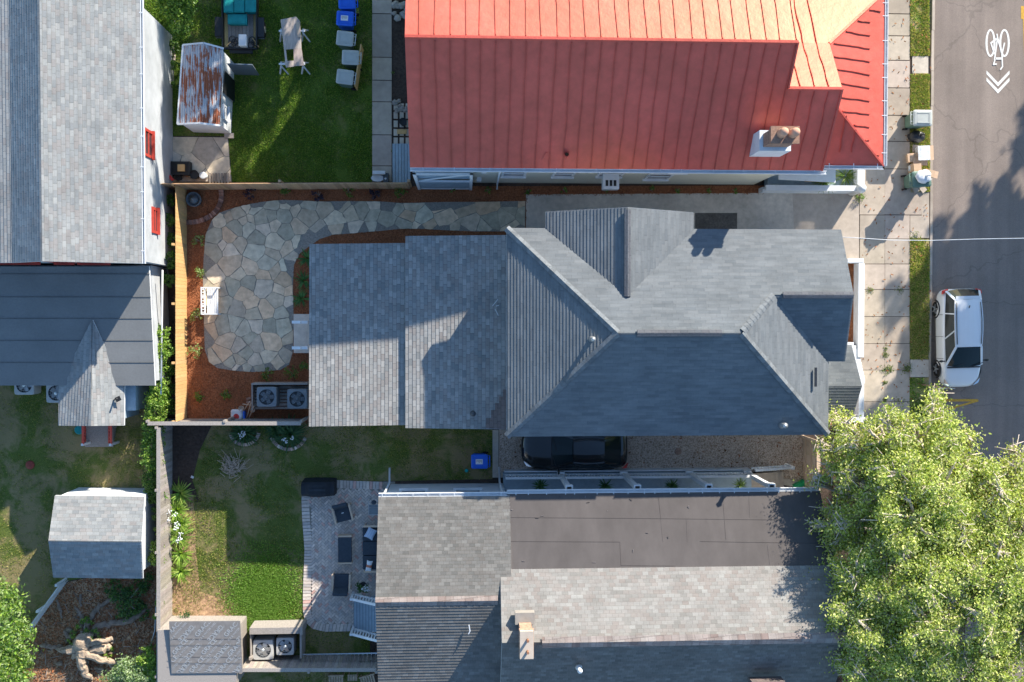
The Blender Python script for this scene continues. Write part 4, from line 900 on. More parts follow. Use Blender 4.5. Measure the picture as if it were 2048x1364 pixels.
# chimney of south house
mb=MB(); ct=8.0; a_=P(1040,1263,ct); b_=P(1067,1318,ct); x0c,x1c_,y0c,y1c=a_.x,b_.x,b_.y,a_.y
for k in range(17):
    z=6.4+k*.085; q=random.uniform(.9,1.25); o_=.02 if k<15 else -.02; mb.box((x0c+o_,y0c+o_,z),(x1c_-o_,y1c-o_,z+.08),(q*1.1,q*1.1,q)); mb.box((x0c+o_+.015,y0c+o_+.015,z+.08),(x1c_-o_-.015,y1c-o_-.015,z+.085),(1.6,1.7,1.8))
mb.box((x0c-.0,y0c,6.4+17*.085),(x1c_,y1c,ct),(1.0,1.0,1.0),1); mb.box((x0c-.12,y1c-.1,6.55),(x1c_+.12,y1c+.35,6.9),(.7,.75,.8),1); cs_=mb.build('chimney',['brick','concrete'],hs)
for t in (.3,.72):
    mb=MB(); q=(( x0c+x1c_)/2+.03,y1c+(y0c-y1c)*t,ct); mb.lathe(q,[(.05,0),(.05,.2)],10,(.5,.45,.4)); mb.build('flue','clay',cs_)
vent(re,1158,1336,6.45,.07,.3,'white'); mb=MB(); q=P(1532,1362,6.25); mb.box((q.x-.65,q.y-.3,q.z-.2),(q.x+.65,q.y+.1,q.z+.35)); mb.build('roof_vent','sh_brown',re)
mb=MB(); mb.bar(P(938,1250,5.75),P(940,1262,5.72),.04,.03); mb.bar(P(940,1262,5.72),P(937,1268,5.7),.04,.03); mb.build('roof_clip','white',rs)
# back steps with white railings
zs0=1.3
mb=MB(); 
for k in range(8): a_=P(708+k*6,1204,.2+k*.16); b_=P(708+(k+1)*6+.5,1264,.2+k*.16); mb.box((a_.x,b_.y,0),(b_.x+.01,a_.y,.2+k*.16),(1,1,1)); mb.box((a_.x-.02,b_.y+.01,.2+k*.16-.03),(a_.x+.01,a_.y-.01,.2+k*.16-.005),(.4,.4,.4))
a_=P(756,1204,1.4); b_=P(790,1264,1.4); mb.box((a_.x,b_.y,0),(b_.x,a_.y,1.4)); mb.build('back_steps','bluegrey',hs)
for v in (1198,1268):
    mb=MB(); t0=P(702,v,1.15); t1=P(765,v+5,2.3); y_=t0.y; n=11; t1=Vector((t1.x,y_,2.3))
    off_=-.14 if v<1230 else -.14
    mb.bar(t0,t1,.10,.06); l0=t0+Vector((0,0,-.75)); l1=t1+Vector((0,0,-.75)); mb.bar(l0,l1,.06,.06)
    for k in range(n+1): t=k/n; mb.bar(t0.lerp(t1,t),l0.lerp(l1,t),.05,.05)
    mb.bar((t0.x,y_,0),(t0.x,y_,1.25),.1,.1); mb.build('stair_railing','white',hs)
# ================================================================ fences
def fence(name, label, A, B, h, m, side, bw=.14, gap=.006, posts=2.4, pcol=(1,1,1), shade=.25, rails=True, cap=False, cat='fence', group=None, z0=0, postm=None, tall=.08, bare=()):
    A=Vector((A[0],A[1],0)); B=Vector((B[0],B[1],0)); d=B-A; L=d.length; d/=L; n=Vector((-d.y,d.x,0))*side
    r=root(name,label,cat,(A+B)/2,group); mb=MB(); k=0; s=0.0
    while s<L-.02:
        w_=min(bw,L-s)-gap; q=random.uniform(1-shade,1+shade*.6); c=(q,q*random.uniform(.96,1.02),q*random.uniform(.92,1.04)); hh=h+random.uniform(-.012,.012)
        a=A+d*s; b=A+d*(s+w_); t=.022
        p=[a,b,b+n*t,a+n*t]; mb.prism([(x.x,x.y) for x in p],z0,hh,c); s+=bw
    mb.build('boards',m,r)
    if rails:
        mb=MB()
        for z in (.35,h*.55,h-.25): mb.bar(A-n*.025+Vector((0,0,z)),B-n*.025+Vector((0,0,z)),.05,.09,pcol)
        mb.build('rails',postm or m,r)
    k=max(1,int(round(L/posts)))
    for j in range(k+1):
        p=A+d*(L*j/k)-n*.09; mb=MB(); mb.box((p.x-.05,p.y-.05,0),(p.x+.05,p.y+.05,h+tall),pcol); mb.build('post',postm or m,r)
    if cap:
        mb=MB(); mb.bar(A+n*.0+Vector((0,0,h+.02)),B+n*.0+Vector((0,0,h+.02)),.16,.035,(1.1,1.1,1.1)); mb.build('cap_rail',m,r)
    return r
g=lambda u,v: tuple(P(u,v))[:2]
fence('wood_fence','tan cedar fence along the north side of the mulch bed',g(325,379),g(822,377),1.8,'wood_tan',-1,posts=4.6)
fence('wood_fence','bright new cedar fence on the west side of the flagstone garden',g(373,380),g(373,836),1.62,'wood_new',1,posts=2.4,bw=.15,shade=.12)
fence('grey_fence','weathered grey board fence between the two lower yards, running down the picture',g(344,846),g(344,1440),1.85,'wood_grey',1,posts=2.6,cap=True)
fence('grey_fence','weathered grey fence with a cap rail below the condensers',g(322,838),g(616,838),1.8,'wood_grey',-1,posts=3.2,cap=True)
fence('grey_fence','dark weathered fence behind the long ladder at the bottom',g(500,1311),g(760,1311),1.75,'wood_grey',1,posts=2.9,cap=True)
r=fence('picket_fence','low grey white picket fence running diagonally past the gambrel shed',g(136,1160),g(62,1262),1.0,'white',1,bw=.14,gap=.06,posts=1.3,shade=.1)
r=fence('picket_fence','white picket fence along the pavement beneath the tree',g(1712,1280),g(1712,1440),1.1,'white',1,bw=.14,gap=.06,posts=2)
fence('driveway_gate','pale grey board gate closing the gravel driveway',g(1606,872),g(1606,972),1.9,'wood_pale',1,bw=.2,posts=4,cat='gate',cap=True,shade=.08)
mb=MB(); mb.tube([P(318,1130,1.1),P(313,1200,1.1),P(310,1260,1.1),P(300,1296,1.0)],.03,6)
for u,v in ((318,1130),(313,1200),(310,1260),(300,1296)): mb.tube([P(u,v,0),P(u,v,1.1)],.03,6)
solo(mb,'pipe_rail','metal','bent grey metal pipe rail beside the grey board fence','rail')
for v,lab in ((1082,'upper of the two cross braces lying on the grey board fence'),(1185,'lower of the two cross braces lying on the grey board fence')): pass
# ================================================================ garden sheds
r=root('garden_shed','small shed with a rusty corrugated roof and open grey door','shed',P(405,170),)
zE_,zR_=2.05,2.35; mb=MB()
A0,A1=P(366,90,zE_),P(355,248,zE_); B0,B1=P(447,97,zE_),P(440,251,zE_); C0,C1=P(407,86,zR_),P(398,246,zR_)
def corr(a0,a1,b0,b1,n=14):
    a0,a1,b0,b1=map(Vector,(a0,a1,b0,b1))
    for k in range(n*4):
        f0,f1=k/(n*4),(k+1)/(n*4); h0=.018*math.sin(2*PI*f0*n); h1=.018*math.sin(2*PI*f1*n)
        mb.face([a0.lerp(b0,f0)+Vector((0,0,h0)),a1.lerp(b1,f0)+Vector((0,0,h0)),a1.lerp(b1,f1)+Vector((0,0,h1)),a0.lerp(b0,f1)+Vector((0,0,h1))])
corr(A0,A1,C0,C1,9); corr(C0,C1,B0,B1,9); mb.build('roof','rust',r)
mb=MB()
for a_,b_ in ((A0,C0),(C0,B0),(A1,C1),(C1,B1),(A0,A1)): mb.bar(a_-Vector((0,0,.02)),b_-Vector((0,0,.02)),.07,.09)
mb.build('roof_trim','white',r)
mb=MB(); poly=[(A0.x+.1,A0.y-.1),(B0.x-.02,B0.y-.1),(B1.x-.02,B1.y+.05),(A1.x+.1,A1.y+.05)]; mb.prism(poly,0,zE_-.03); mb.face([(A1.x+.1,A1.y+.045,zE_-.1),(B1.x-.02,B1.y+.045,zE_-.1),(C1.x,C1.y+.045,zR_-.04)]); mb.build('wall','white',r)
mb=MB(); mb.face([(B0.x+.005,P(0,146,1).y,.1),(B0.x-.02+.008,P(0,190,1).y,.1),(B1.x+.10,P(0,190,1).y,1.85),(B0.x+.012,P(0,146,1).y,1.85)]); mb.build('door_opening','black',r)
window(r,(B1.x+.02,P(0,222,1.2).y,1.25),(0,1,0),.5,.6,(1,.03,0),'white','glass',.06)
mb=MB(); q=P(452,127,1.95); e_=P(502,128,1.95); mb.bar((q.x,q.y,1.05),(e_.x,e_.y,1.0),.04,1.75,(.8,.85,.9)); mb.build('door','acgrey',r)
mb=MB(); q=P(450,269,.4); mb.box((q.x-.1,q.y-.1,0),(q.x+.3,q.y+.12,.12)); mb.build('corner_block','concrete',r)
r=root('gambrel_shed','pale shed with a pale shingled two slope roof in the left lawn','shed',P(195,1080))
zn_,zr_,zs2=2.1,2.85,1.95; mb=MB(); mb.sroof([P(110,991,zn_),P(289,993,zn_),P(283,1083,zr_),P(97,1081,zr_)],.1,['sh_left']); mb.sroof([P(97,1081,zr_),P(283,1083,zr_),P(286,1157,zs2),P(107,1155,zs2)],.1,['sh_left'],t=.03); mb.build('roof',['sh_left','white'],r)
mb=MB(); wallbox(mb,[(118,992),(282,994),(281,1145),(118,1143)],0,1.85,2.1); q=[P(285,996,2.0),P(279,1083,2.62),P(283,1150,1.85)]; mb.face([(q[0].x-.08,q[0].y,1.85),(q[0].x-.08,q[1].y,2.6),(q[0].x-.08,q[2].y,1.75)][::-1]); mb.build('wall','white',r)
mb=MB(); q=P(150,986,1.0); mb.box((q.x-.42,q.y-.22,.2),(q.x+.35,q.y-.12,1.75)); mb.build('door','redpaint',r)
r=root('underlay_shed','flat topped shed covered in brown underlayment with printed words','shed',P(415,1290))
zt_=2.2; T=[P(338,1243,zt_),P(480,1242,zt_),P(485,1346,zt_-.15),P(343,1347,zt_-.15)]; mb=MB(); mb.slab(T,.06); rr_=mb.build('roof','underlay',r)
mb=MB(); wallbox(mb,[(344,1231),(494,1231),(494,1338),(344,1338)],0,zt_-.2,0); mb.build('wall','wood_grey',r)
mb=MB(); 
for v in (1278,1315): a_=P(338,v,zt_-.05); b_=P(483,v,zt_-.05); zf=zt_-.15*(v-1243)/104+.004; mb.bar((a_.x,a_.y,zf),(b_.x,b_.y,zf),.02,.008,(.5,.5,.5)); mb.bar((a_.x,a_.y-.25,zf+.001),(b_.x,b_.y-.25,zf+.001),.012,.006,(.6,.6,.6))
mb.build('sheet_laps','underlay',r)
def textmesh(words, m, name, parent, basez):
    """words: (string, x, y, size, angle, thickness); flat raised letters joined in one mesh"""
    V=[];F=[]
    for (s_,x,y,size,ang,z) in words:
        cu=bpy.data.curves.new('t','FONT'); cu.body=s_; cu.size=size; cu.align_x='CENTER'; cu.align_y='CENTER'; cu.resolution_u=2; cu.extrude=.0; cu.offset=size*.012
        ob=bpy.data.objects.new('t',cu); COL.objects.link(ob); bpy.context.view_layer.update()
        me=ob.evaluated_get(bpy.context.evaluated_depsgraph_get()).to_mesh(); Rm=Matrix.Rotation(ang,3,'Z'); i=len(V)
        for p in me.vertices:
            q=Rm@p.co; X,Y=q.x+x,q.y+y; V.append((X,Y,z(X,Y)))
        for f in me.polygons:
            if all(inside(V[i+k][:2],RP) for k in f.vertices): F.append(tuple(i+k for k in f.vertices))
        ob.to_mesh_clear(); bpy.data.objects.remove(ob); bpy.data.curves.remove(cu)
    me=bpy.data.meshes.new(name); off=parent
    o_=Vector((0,0,0)); q=parent
    while q is not None: o_+=q.location; q=q.parent
    me.from_pydata([tuple(Vector(v)-o_) for v in V],[],F); me.materials.append(MT[m]); ca=me.color_attributes.new('Col','FLOAT_COLOR','CORNER'); ca.data.foreach_set('color',[1.0]*(4*len(me.loops)))
    o=bpy.data.objects.new(name,me); COL.objects.link(o); o.parent=parent; return o
yt=P(0,1243,zt_).y; yb_=P(0,1346,zt_-.15).y
zfun=lambda X,Y: zt_-.15*((T[0].y+T[1].y)/2-Y)/((T[0].y+T[1].y)/2-(T[2].y+T[3].y)/2)+.014
RP=[(q_.x,q_.y) for q_ in T]; RC=sum((Vector(q_) for q_ in RP),Vector((0,0)))/4; RP=[tuple(RC+(Vector(q_)-RC)*.985) for q_ in RP]
wd_=[]
for (u,v) in ((352,1261),(410,1261),(468,1261),(364,1298),(422,1298),(474,1301),(343,1333),(397,1335),(453,1335)):
    q=P(u,v,zt_-.06); wd_.append(('GRACE',q.x-.08,q.y+.10,.27,R(48),zfun)); 
    q2=P(u+15,v+2,zt_-.06); wd_.append(('GRACE',q2.x+.12,q2.y-.06,.27,R(228),zfun)); q3=P(u+7,v+1,zt_-.06)
    wd_.append(('ICE & WATER SHIELD',q3.x,q3.y+.03,.12,R(48),zfun)); wd_.append(('ROOFING UNDERLAYMENT',q3.x+.28,q3.y-.25,.10,R(48),zfun))
xlo,xhi=P(340,1290,zt_).x,P(482,1290,zt_).x

textmesh(wd_,'lettering','lettering',rr_,zt_)
# ================================================================ plants
def leaves_obj(name, m, C, size, cols, up=.5, asp=.55, parent=None, off=(0,0,0), jit=.25):
    V=leaf_arr(C,size,up,asp); return npmesh(name,V,4,pal(len(V),cols,jit),m,parent,off)
def clump_pts(ctr, rad, n, k=14, sub=.22):
    c=np.array(ctr); r=np.array(rad); d=rand_unit(max(1,n//k)); d[:,2]=np.abs(d[:,2])*.9+.05; m_=c+d*r*rng.uniform(.55,1.0,(len(d),1))
    return np.repeat(m_,k,0)+rng.normal(size=(len(m_)*k,3))*sub*min(r)
def stems(base, ctr, rad, n, th=.012):
    mb=MB(); b=Vector(base)
    for _ in range(n):
        d=Vector((random.gauss(0,1),random.gauss(0,1),abs(random.gauss(0,1))+.3)).normalized(); e_=Vector(ctr)+Vector((d.x*rad[0],d.y*rad[1],d.z*rad[2]))*.8
        mb.tube([b,b.lerp(e_,.5)+Vector((0,0,.05)),e_],[th,th*.7,th*.3],5)
    return mb
def bush(name, u, v, r, hh, label, cat='shrub', cols=None, n=260, size=.05, group=None):
    b=P(u,v); o=root(name,label,cat,b,group); c=(b.x,b.y,hh*.45)
    leaves_obj('foliage','leaf',clump_pts(c,(r,r,hh*.55),n),size,cols or [(.06,.13,.02),(.10,.19,.03),(.15,.24,.05)],parent=o,off=tuple(b)).location=(0,0,0)
    stems(b,c,(r,r,hh*.5),6).build('stems','bark',o); return o
LG=[(.12,.21,.05),(.20,.28,.09),(.28,.36,.14)]
for (u,v,r,lab) in ((400,482,.3,'low green shrub at the west edge of the patio above the bench'),(400,548,.3,'leafy shrub between the patio corner and the bench'),(396,632,.28,'small shrub just below the white bench'),(392,701,.32,'spreading shrub beside the lower patio edge'),(535,748,.28,'round dark shrub below the patio'),(583,745,.3,'round dark shrub below the patio corner nearest the landing'),(612,732,.22,'dark shrub tucked beside the low extension wall'),(400,793,.2,'thin young shrub alone in the lower mulch'),(456,789,.22,'young green shrub in the mulch left of the condensers'),(573,385,.22,'small shrub below the middle of the cedar fence'),(697,383,.28,'green shrub by the cedar fence post'),(797,385,.3,'green shrub at the east end of the cedar fence')):
    bush('shrub',u,v,r,.4,lab,cols=LG if u<470 and v<720 else None,n=150,size=.045,group='young shrubs in the mulch bed')
for (u,v,lab) in ((502,388,'purple leaved plant nearest the brick edging'),(638,392,'middle purple leaved plant along the cedar fence'),(752,388,'right hand purple leaved plant along the cedar fence')):
    bush('purple_plant',u,v,.28,.35,lab,'plant',cols=[(.03,.02,.045),(.05,.03,.06),(.06,.05,.08)],n=130,size=.05,group='purple plants along the fence')
for k,u in enumerate((905,976,1056,1128,1210,1302,1355,1418,1468)):
    bush('seedling',u,381,.16,.25,'small dark plant number %d from the left below the red roofed house wall'%(k+1) if 0 else ['first small dark plant below the lattice screen','second small dark plant, left of the first wall window','small dark plant under the first wall window','small dark plant under the second wall window','small dark plant under the wall air conditioner','small dark plant right of the wall air conditioner','small dark plant under the third window','small dark plant left of the porch','small dark plant beside the porch railing end'][k],'plant',n=60,size=.04,group='small plants along the red roofed house')
def blade_arr(b, n, L, wd, spread=1.0, z0=0, el=(25,80)):
    out=[]
    for _ in range(n):
        az=random.uniform(0,2*PI); e_=R(random.uniform(*el)); l=L*random.uniform(.6,1.1); d=Vector((math.cos(az),math.sin(az),0)); s_=Vector((-d.y,d.x,0))*wd*random.uniform(.7,1.2)
        p=Vector(b)+d*random.uniform(0,.06)*spread; pts=[p.copy()]
        for k in range(4):
            p=p+(d*math.cos(e_)+Vector((0,0,math.sin(e_))))*l/4; pts.append(p.copy()); e_-=R(26)
        wds=[.7,1,.85,.5,.05]
        for k in range(4): out.append([pts[k]-s_*wds[k],pts[k]+s_*wds[k],pts[k+1]+s_*wds[k+1],pts[k+1]-s_*wds[k+1]])
    return np.array([[tuple(q) for q in f] for f in out])
def strappy(u, v, L, n, cols, label, group, wd=.03, name='strappy_plant', z=0, flowers=False):
    b=P(u,v,z); V=blade_arr(b,n,L,wd); r=root(name,label,'plant',b,group)
    npmesh('foliage',V,4,pal(len(V),cols,.18),'leaf',r,tuple(b)).location=(0,0,0)
    if flowers:
        mb=MB()
        for _ in range(3):
            a=Vector((random.uniform(-.25,.25),random.uniform(-.25,.25),0)); mb.tube([b,b+a+Vector((0,0,.75))],.008,5,(.3,.5,.2)); 
            for _ in range(9): q=b+a+Vector((random.gauss(0,.05),random.gauss(0,.05),.75+random.gauss(0,.04))); mb.blob(q,(.03,.03,.025),6,4)
        mb.build('flowers','white',r)
    return r
BR=[(.22,.36,.05),(.30,.44,.08),(.14,.26,.04),(.38,.48,.12)]; DK=[(.03,.09,.03),(.05,.12,.04),(.08,.16,.06)]
for (u,v,l,f,lab) in ((362,985,.8,0,'topmost bright strappy plant against the grey board fence'),(355,1020,.8,1,'second bright strappy plant from the top, with white flowers'),(362,1045,.8,1,'third bright strappy plant, white flower heads beside the fence'),(360,1072,.85,1,'fourth bright strappy plant, in the middle of the fence row'),(362,1106,.8,0,'fifth bright strappy plant, second from the bottom of the row'),(362,1142,.75,0,'lowest bright strappy plant, above the bare soil')):
    strappy(u,v,l,70,BR,lab,'bright strappy plants along the grey fence',flowers=bool(f))
strappy(490,863,.95,90,DK,'large dark strappy plant in a stone ring, left of the pair',  'dark strappy plants below the condensers',flowers=True)
strappy(582,868,1.1,110,DK,'largest dark strappy plant, nearest the low extension','dark strappy plants below the condensers',flowers=True); strappy(552,858,.75,50,DK,'smaller dark strappy plant between the two large ones','dark strappy plants below the condensers')
for (u,v,lab) in ((615,517,'spiky plant at the top of the extension wall bed'),(608,561,'middle spiky plant beside the extension wall'),(603,597,'lowest spiky plant, just above the concrete landing')): strappy(u,v,.6,34,[(.05,.15,.04),(.09,.22,.06)],lab,'spiky plants beside the extension wall',wd=.026,name='spiky_plant')
for (u,v,lab) in ((1645,362,'arching grass beside the cardboard box on the porch'),(1690,352,'tall ornamental grass at the porch corner')): strappy(u,v,.8,70,[(.10,.20,.04),(.22,.28,.08)],lab,'grasses on the porch corner',wd=.015,name='ornamental_grass',z=.5)
for (u,lab) in ((1080,'leftmost potted fern hanging over the white porch railing'),(1210,'second potted fern behind the white porch railing'),(1343,'third potted fern behind the white porch railing'),(1478,'rightmost and palest fern behind the white porch railing')): strappy(u,971,.45,60,DK if u<1400 else [(.2,.28,.1),(.12,.2,.05)],lab,'ferns along the white porch',wd=.02,name='fern',z=1.5)
# brick edging, stone rings
def brickarc(pts, name, label, n, m='brick', bw=.10, bl=.2, hh=.12, cols=((1,.8,.75),(.8,.75,.8),(1.3,1.2,1.2),(.6,.5,.5))):
    mb=MB(); q=[P(u,v) for u,v in pts]; seg=[(q[k+1]-q[k]).length for k in range(len(q)-1)]; T_=sum(seg)
    for j in range(n):
        s_=T_*(j+.5)/n; k=0
        while k<len(seg)-1 and s_>seg[k]: s_-=seg[k]; k+=1
        d=(q[k+1]-q[k]).normalized(); p=q[k]+d*s_; a=math.atan2(d.y,d.x)+random.uniform(-.12,.12); c=random.choice(cols); w2=T_/n*.45
        mb.box((p.x-w2,p.y-bl/2,0),(p.x+w2,p.y+bl/2,hh+random.uniform(-.015,.015)),c,rz=a)
    return solo(mb,name,m,label,'edging')
def arc(cx,cy,r,a0,a1,n=14): return [(cx+r*math.cos(R(a0+(a1-a0)*k/n)),cy+r*math.sin(R(a0+(a1-a0)*k/n))) for k in range(n+1)]
brickarc([(443,378),(444,395),(441,408),(435,420),(425,430),(412,438),(398,443),(385,445),(373,445)],'brick_edging','curved row of old red bricks round the corner fountain',38)
brickarc(arc(490,860,29,10,170),'stone_ring','ring of dark stones round the left strappy plant',12,'concrete_d',bl=.14); brickarc(arc(578,862,36,20,160),'stone_ring','ring of dark stones round the large strappy plant',13,'concrete_d',bl=.14)
# fountain
b=P(390,400); r=root('fountain_bowl','round dark tiered metal bowl in the corner of the mulch bed','garden ornament',b); mb=MB(); mb.lathe(b,[(.30,0),(.31,.2),(.33,.28),(.30,.30),(.27,.22),(.2,.16)],28,cap1=True); mb.build('bowl','acgrey',r)
mb=MB(); mb.lathe(b,[(.2,.16),(.19,.26),(.15,.28),(.14,.36),(.09,.38),(.08,.45),(.04,.47),(.03,.55),(.005,.57)],20); mb.build('tiers','acgrey',r)
# ================================================================ bench
b=P(424,602); r=root('garden_bench','weathered white slatted garden bench at the west edge of the patio','bench',b)
x0_,x1_=P(412,600,.45).x,P(437,600,.45).x; y0_,y1_=P(0,629,.45).y,P(0,574,.45).y
mb=MB()
for k in range(6): t=k/6; mb.box((x0_+.05+(x1_-x0_-.05)*t,y0_,.43),(x0_+.05+(x1_-x0_-.05)*(t+.82/6*1.0)+.0,y1_,.455),(random.uniform(.85,1.05),)*3)
mb.build('seat','white',r); mb=MB()
for z in (.55,.9): mb.box((x0_-.03-.06*(z>.6),y0_,z),(x0_+.01-.06*(z>.6),y1_,z+.07))
for y in np.linspace(y0_,y1_-.05,4): mb.bar((x0_,float(y)+.02,.45),(x0_-.08,float(y)+.02,.95),.05,.03)
for y in np.linspace(y0_+.1,y1_-.1,9): mb.bar((x0_-.01,float(y),.57),(x0_-.06,float(y),.92),.03,.015)
mb.build('backrest','white',r)
for y in (y0_,y1_-.04):
    mb=MB(); mb.box((x0_,y,.62),(x1_,y+.05,.66)); mb.box((x1_-.06,y,.45),(x1_-.01,y+.04,.62)); mb.build('armrest','white',r)
    for x in (x0_+.02,x1_-.05): mb=MB(); mb.box((x,y,.04),(x+.05,y+.05,.43)); mb.build('leg','white',r)
# ================================================================ condensers
def condenser(name,label,u,v,w_,hh,m,group,z0):
    q=P(u,v,z0+hh); b=Vector((q.x,q.y,z0)); r=root(name,label,'air conditioner',b,group); h=w_/2; mb=MB()
    rs=[]
    for z,s_ in ((0,1),(hh-.05,1),(hh,.97)):
        rs.append([b+Vector((math.copysign(min(abs(math.cos(t))*1.35,1),math.cos(t))*h*s_,math.copysign(min(abs(math.sin(t))*1.35,1),math.sin(t))*h*s_,z)) for t in [2*PI*k/24 for k in range(24)]])
    mb.ring(rs,sm=False,cap1=False); 
    inner=[b+Vector((math.cos(2*PI*k/24)*h*.78,math.sin(2*PI*k/24)*h*.78,hh+.005)) for k in range(24)]
    for k in range(24): mb.face([rs[2][k],rs[2][(k+1)%24],inner[(k+1)%24],inner[k]])
    mb.build('cabinet',m,r,bevel=0)
    mb=MB(); mb.lathe((b.x,b.y,z0+hh-.12),[(h*.78,.12),(h*.72,.02),(.1,0)],24,cap0=False); mb.build('fan_recess','dmetal',r)
    mb=MB()
    for k in range(5): a=2*PI*k/5; p=b+Vector((math.cos(a)*h*.38,math.sin(a)*h*.38,hh-.09)); mb.box((-h*.30,-.09,0),(h*.30,.09,.012),(1.2,1.2,1.2),M=Matrix.Translation(p)@Matrix.Rotation(a,4,'Z')@Matrix.Rotation(.3,4,'X'))
    mb.build('fan','metal' if m=='aclight' else 'acgrey',r)
    mb=MB()
    for k in range(16): a=2*PI*k/16; mb.bar(b+Vector((math.cos(a)*.07,math.sin(a)*.07,hh+.03)),b+Vector((math.cos(a)*h*.78,math.sin(a)*h*.78,hh+.005)),.008,.008)
    for rr in (.35,.55): mb.tube([b+Vector((math.cos(2*PI*k/24)*h*rr,math.sin(2*PI*k/24)*h*rr,hh+.02)) for k in range(25)],.006,4)
    mb.lathe((b.x,b.y,z0+hh+.02),[(.07,0),(.07,.02),(.03,.03)],12,(1.6,1.7,1.7)); mb.build('grille','metal' if m=='aclight' else 'dmetal',r)
    return r
GC_='condensers on the slatted platform'
r=root('slatted_platform','weathered slatted timber platform under the two blue grey condensers','platform',P(562,795)); mb=MB()
A=P(508,766,.5); B=P(618,818,.5); k=0; y=A.y
while y>B.y: mb.box((A.x,y-.11,.40),(B.x,y,.44),(random.uniform(.85,1.1),)*3); y-=.15
mb.box((A.x-.02,A.y-.05,0),(B.x,A.y+.02,.95)); mb.box((A.x-.05,B.y,0),(A.x+.01,A.y,.8)); mb.build('decking','wood_grey',r)
for x in (A.x+.1,B.x-.1): mb=MB(); mb.box((x,B.y,0),(x+.1,B.y+.1,.4)); mb.build('leg','wood_grey',r)
condenser('condenser','left blue grey condenser on the slatted platform',533,794,.86,.75,'acgrey','condensers beside the mulch bed',.45); condenser('condenser','right blue grey condenser, next to the low extension wall',594,798,.86,.75,'acgrey','condensers beside the mulch bed',.45)
condenser('condenser','beige condenser next to the underlayment shed',526,1300,.88,.75,'aclight','condensers in the timber screen',.1); condenser('condenser','beige condenser on the right inside the timber screen',570,1293,.78,.7,'aclight','condensers in the timber screen',.1)
r=root('condenser_screen','low timber screen round the two beige condensers','screen',P(552,1300)); mb=MB(); A=P(499,1268,1.1); B=P(603,1318,1.1); mb.box((A.x,A.y-.02,.0),(B.x,A.y+.26,1.1)); mb.box((A.x,B.y,0),(A.x+.05,A.y,1.0)); mb.box((B.x-.08,B.y,0),(B.x,A.y,1.05)); mb.build('boards','wood_grey',r)
mb=MB(); mb.box((A.x-.02,B.y,0),(A.x+.1,B.y+.12,1.15)); mb.box((B.x-.05,A.y-.05,0),(B.x+.06,A.y+.3,1.2)); mb.build('post','wood_grey',r)
for (u,v,lab) in ((48,770,'pale condenser half hidden under the rear roof edge'),(112,786,'dark condenser beside the porch of the pale house')): condenser('condenser',lab,u,v,.85,.7,'aclight','condensers behind the pale house',.05)
# ladder
r=root('ladder','long pale aluminium ladder lying beside the lower fence','ladder',P(672,1306)); A=P(602,1309,.9); B=P(756,1306,.9)
for dy in (0,-.42): mb=MB(); mb.bar(A+Vector((0,dy,0)),B+Vector((0,dy,0)),.06,.05); mb.build('rail','chrome',r)
mb=MB()
for k in range(18): t=(k+.5)/18; p=A.lerp(B,t); mb.bar(p,p+Vector((0,-.42,0)),.035,.035)
mb.build('rungs','chrome',r); mb=MB(); 
for t in (.1,.9): p=A.lerp(B,t); mb.box((p.x-.04,p.y-.5,0),(p.x+.04,p.y-.4,.87))
mb.build('wall_hook','dmetal',r)
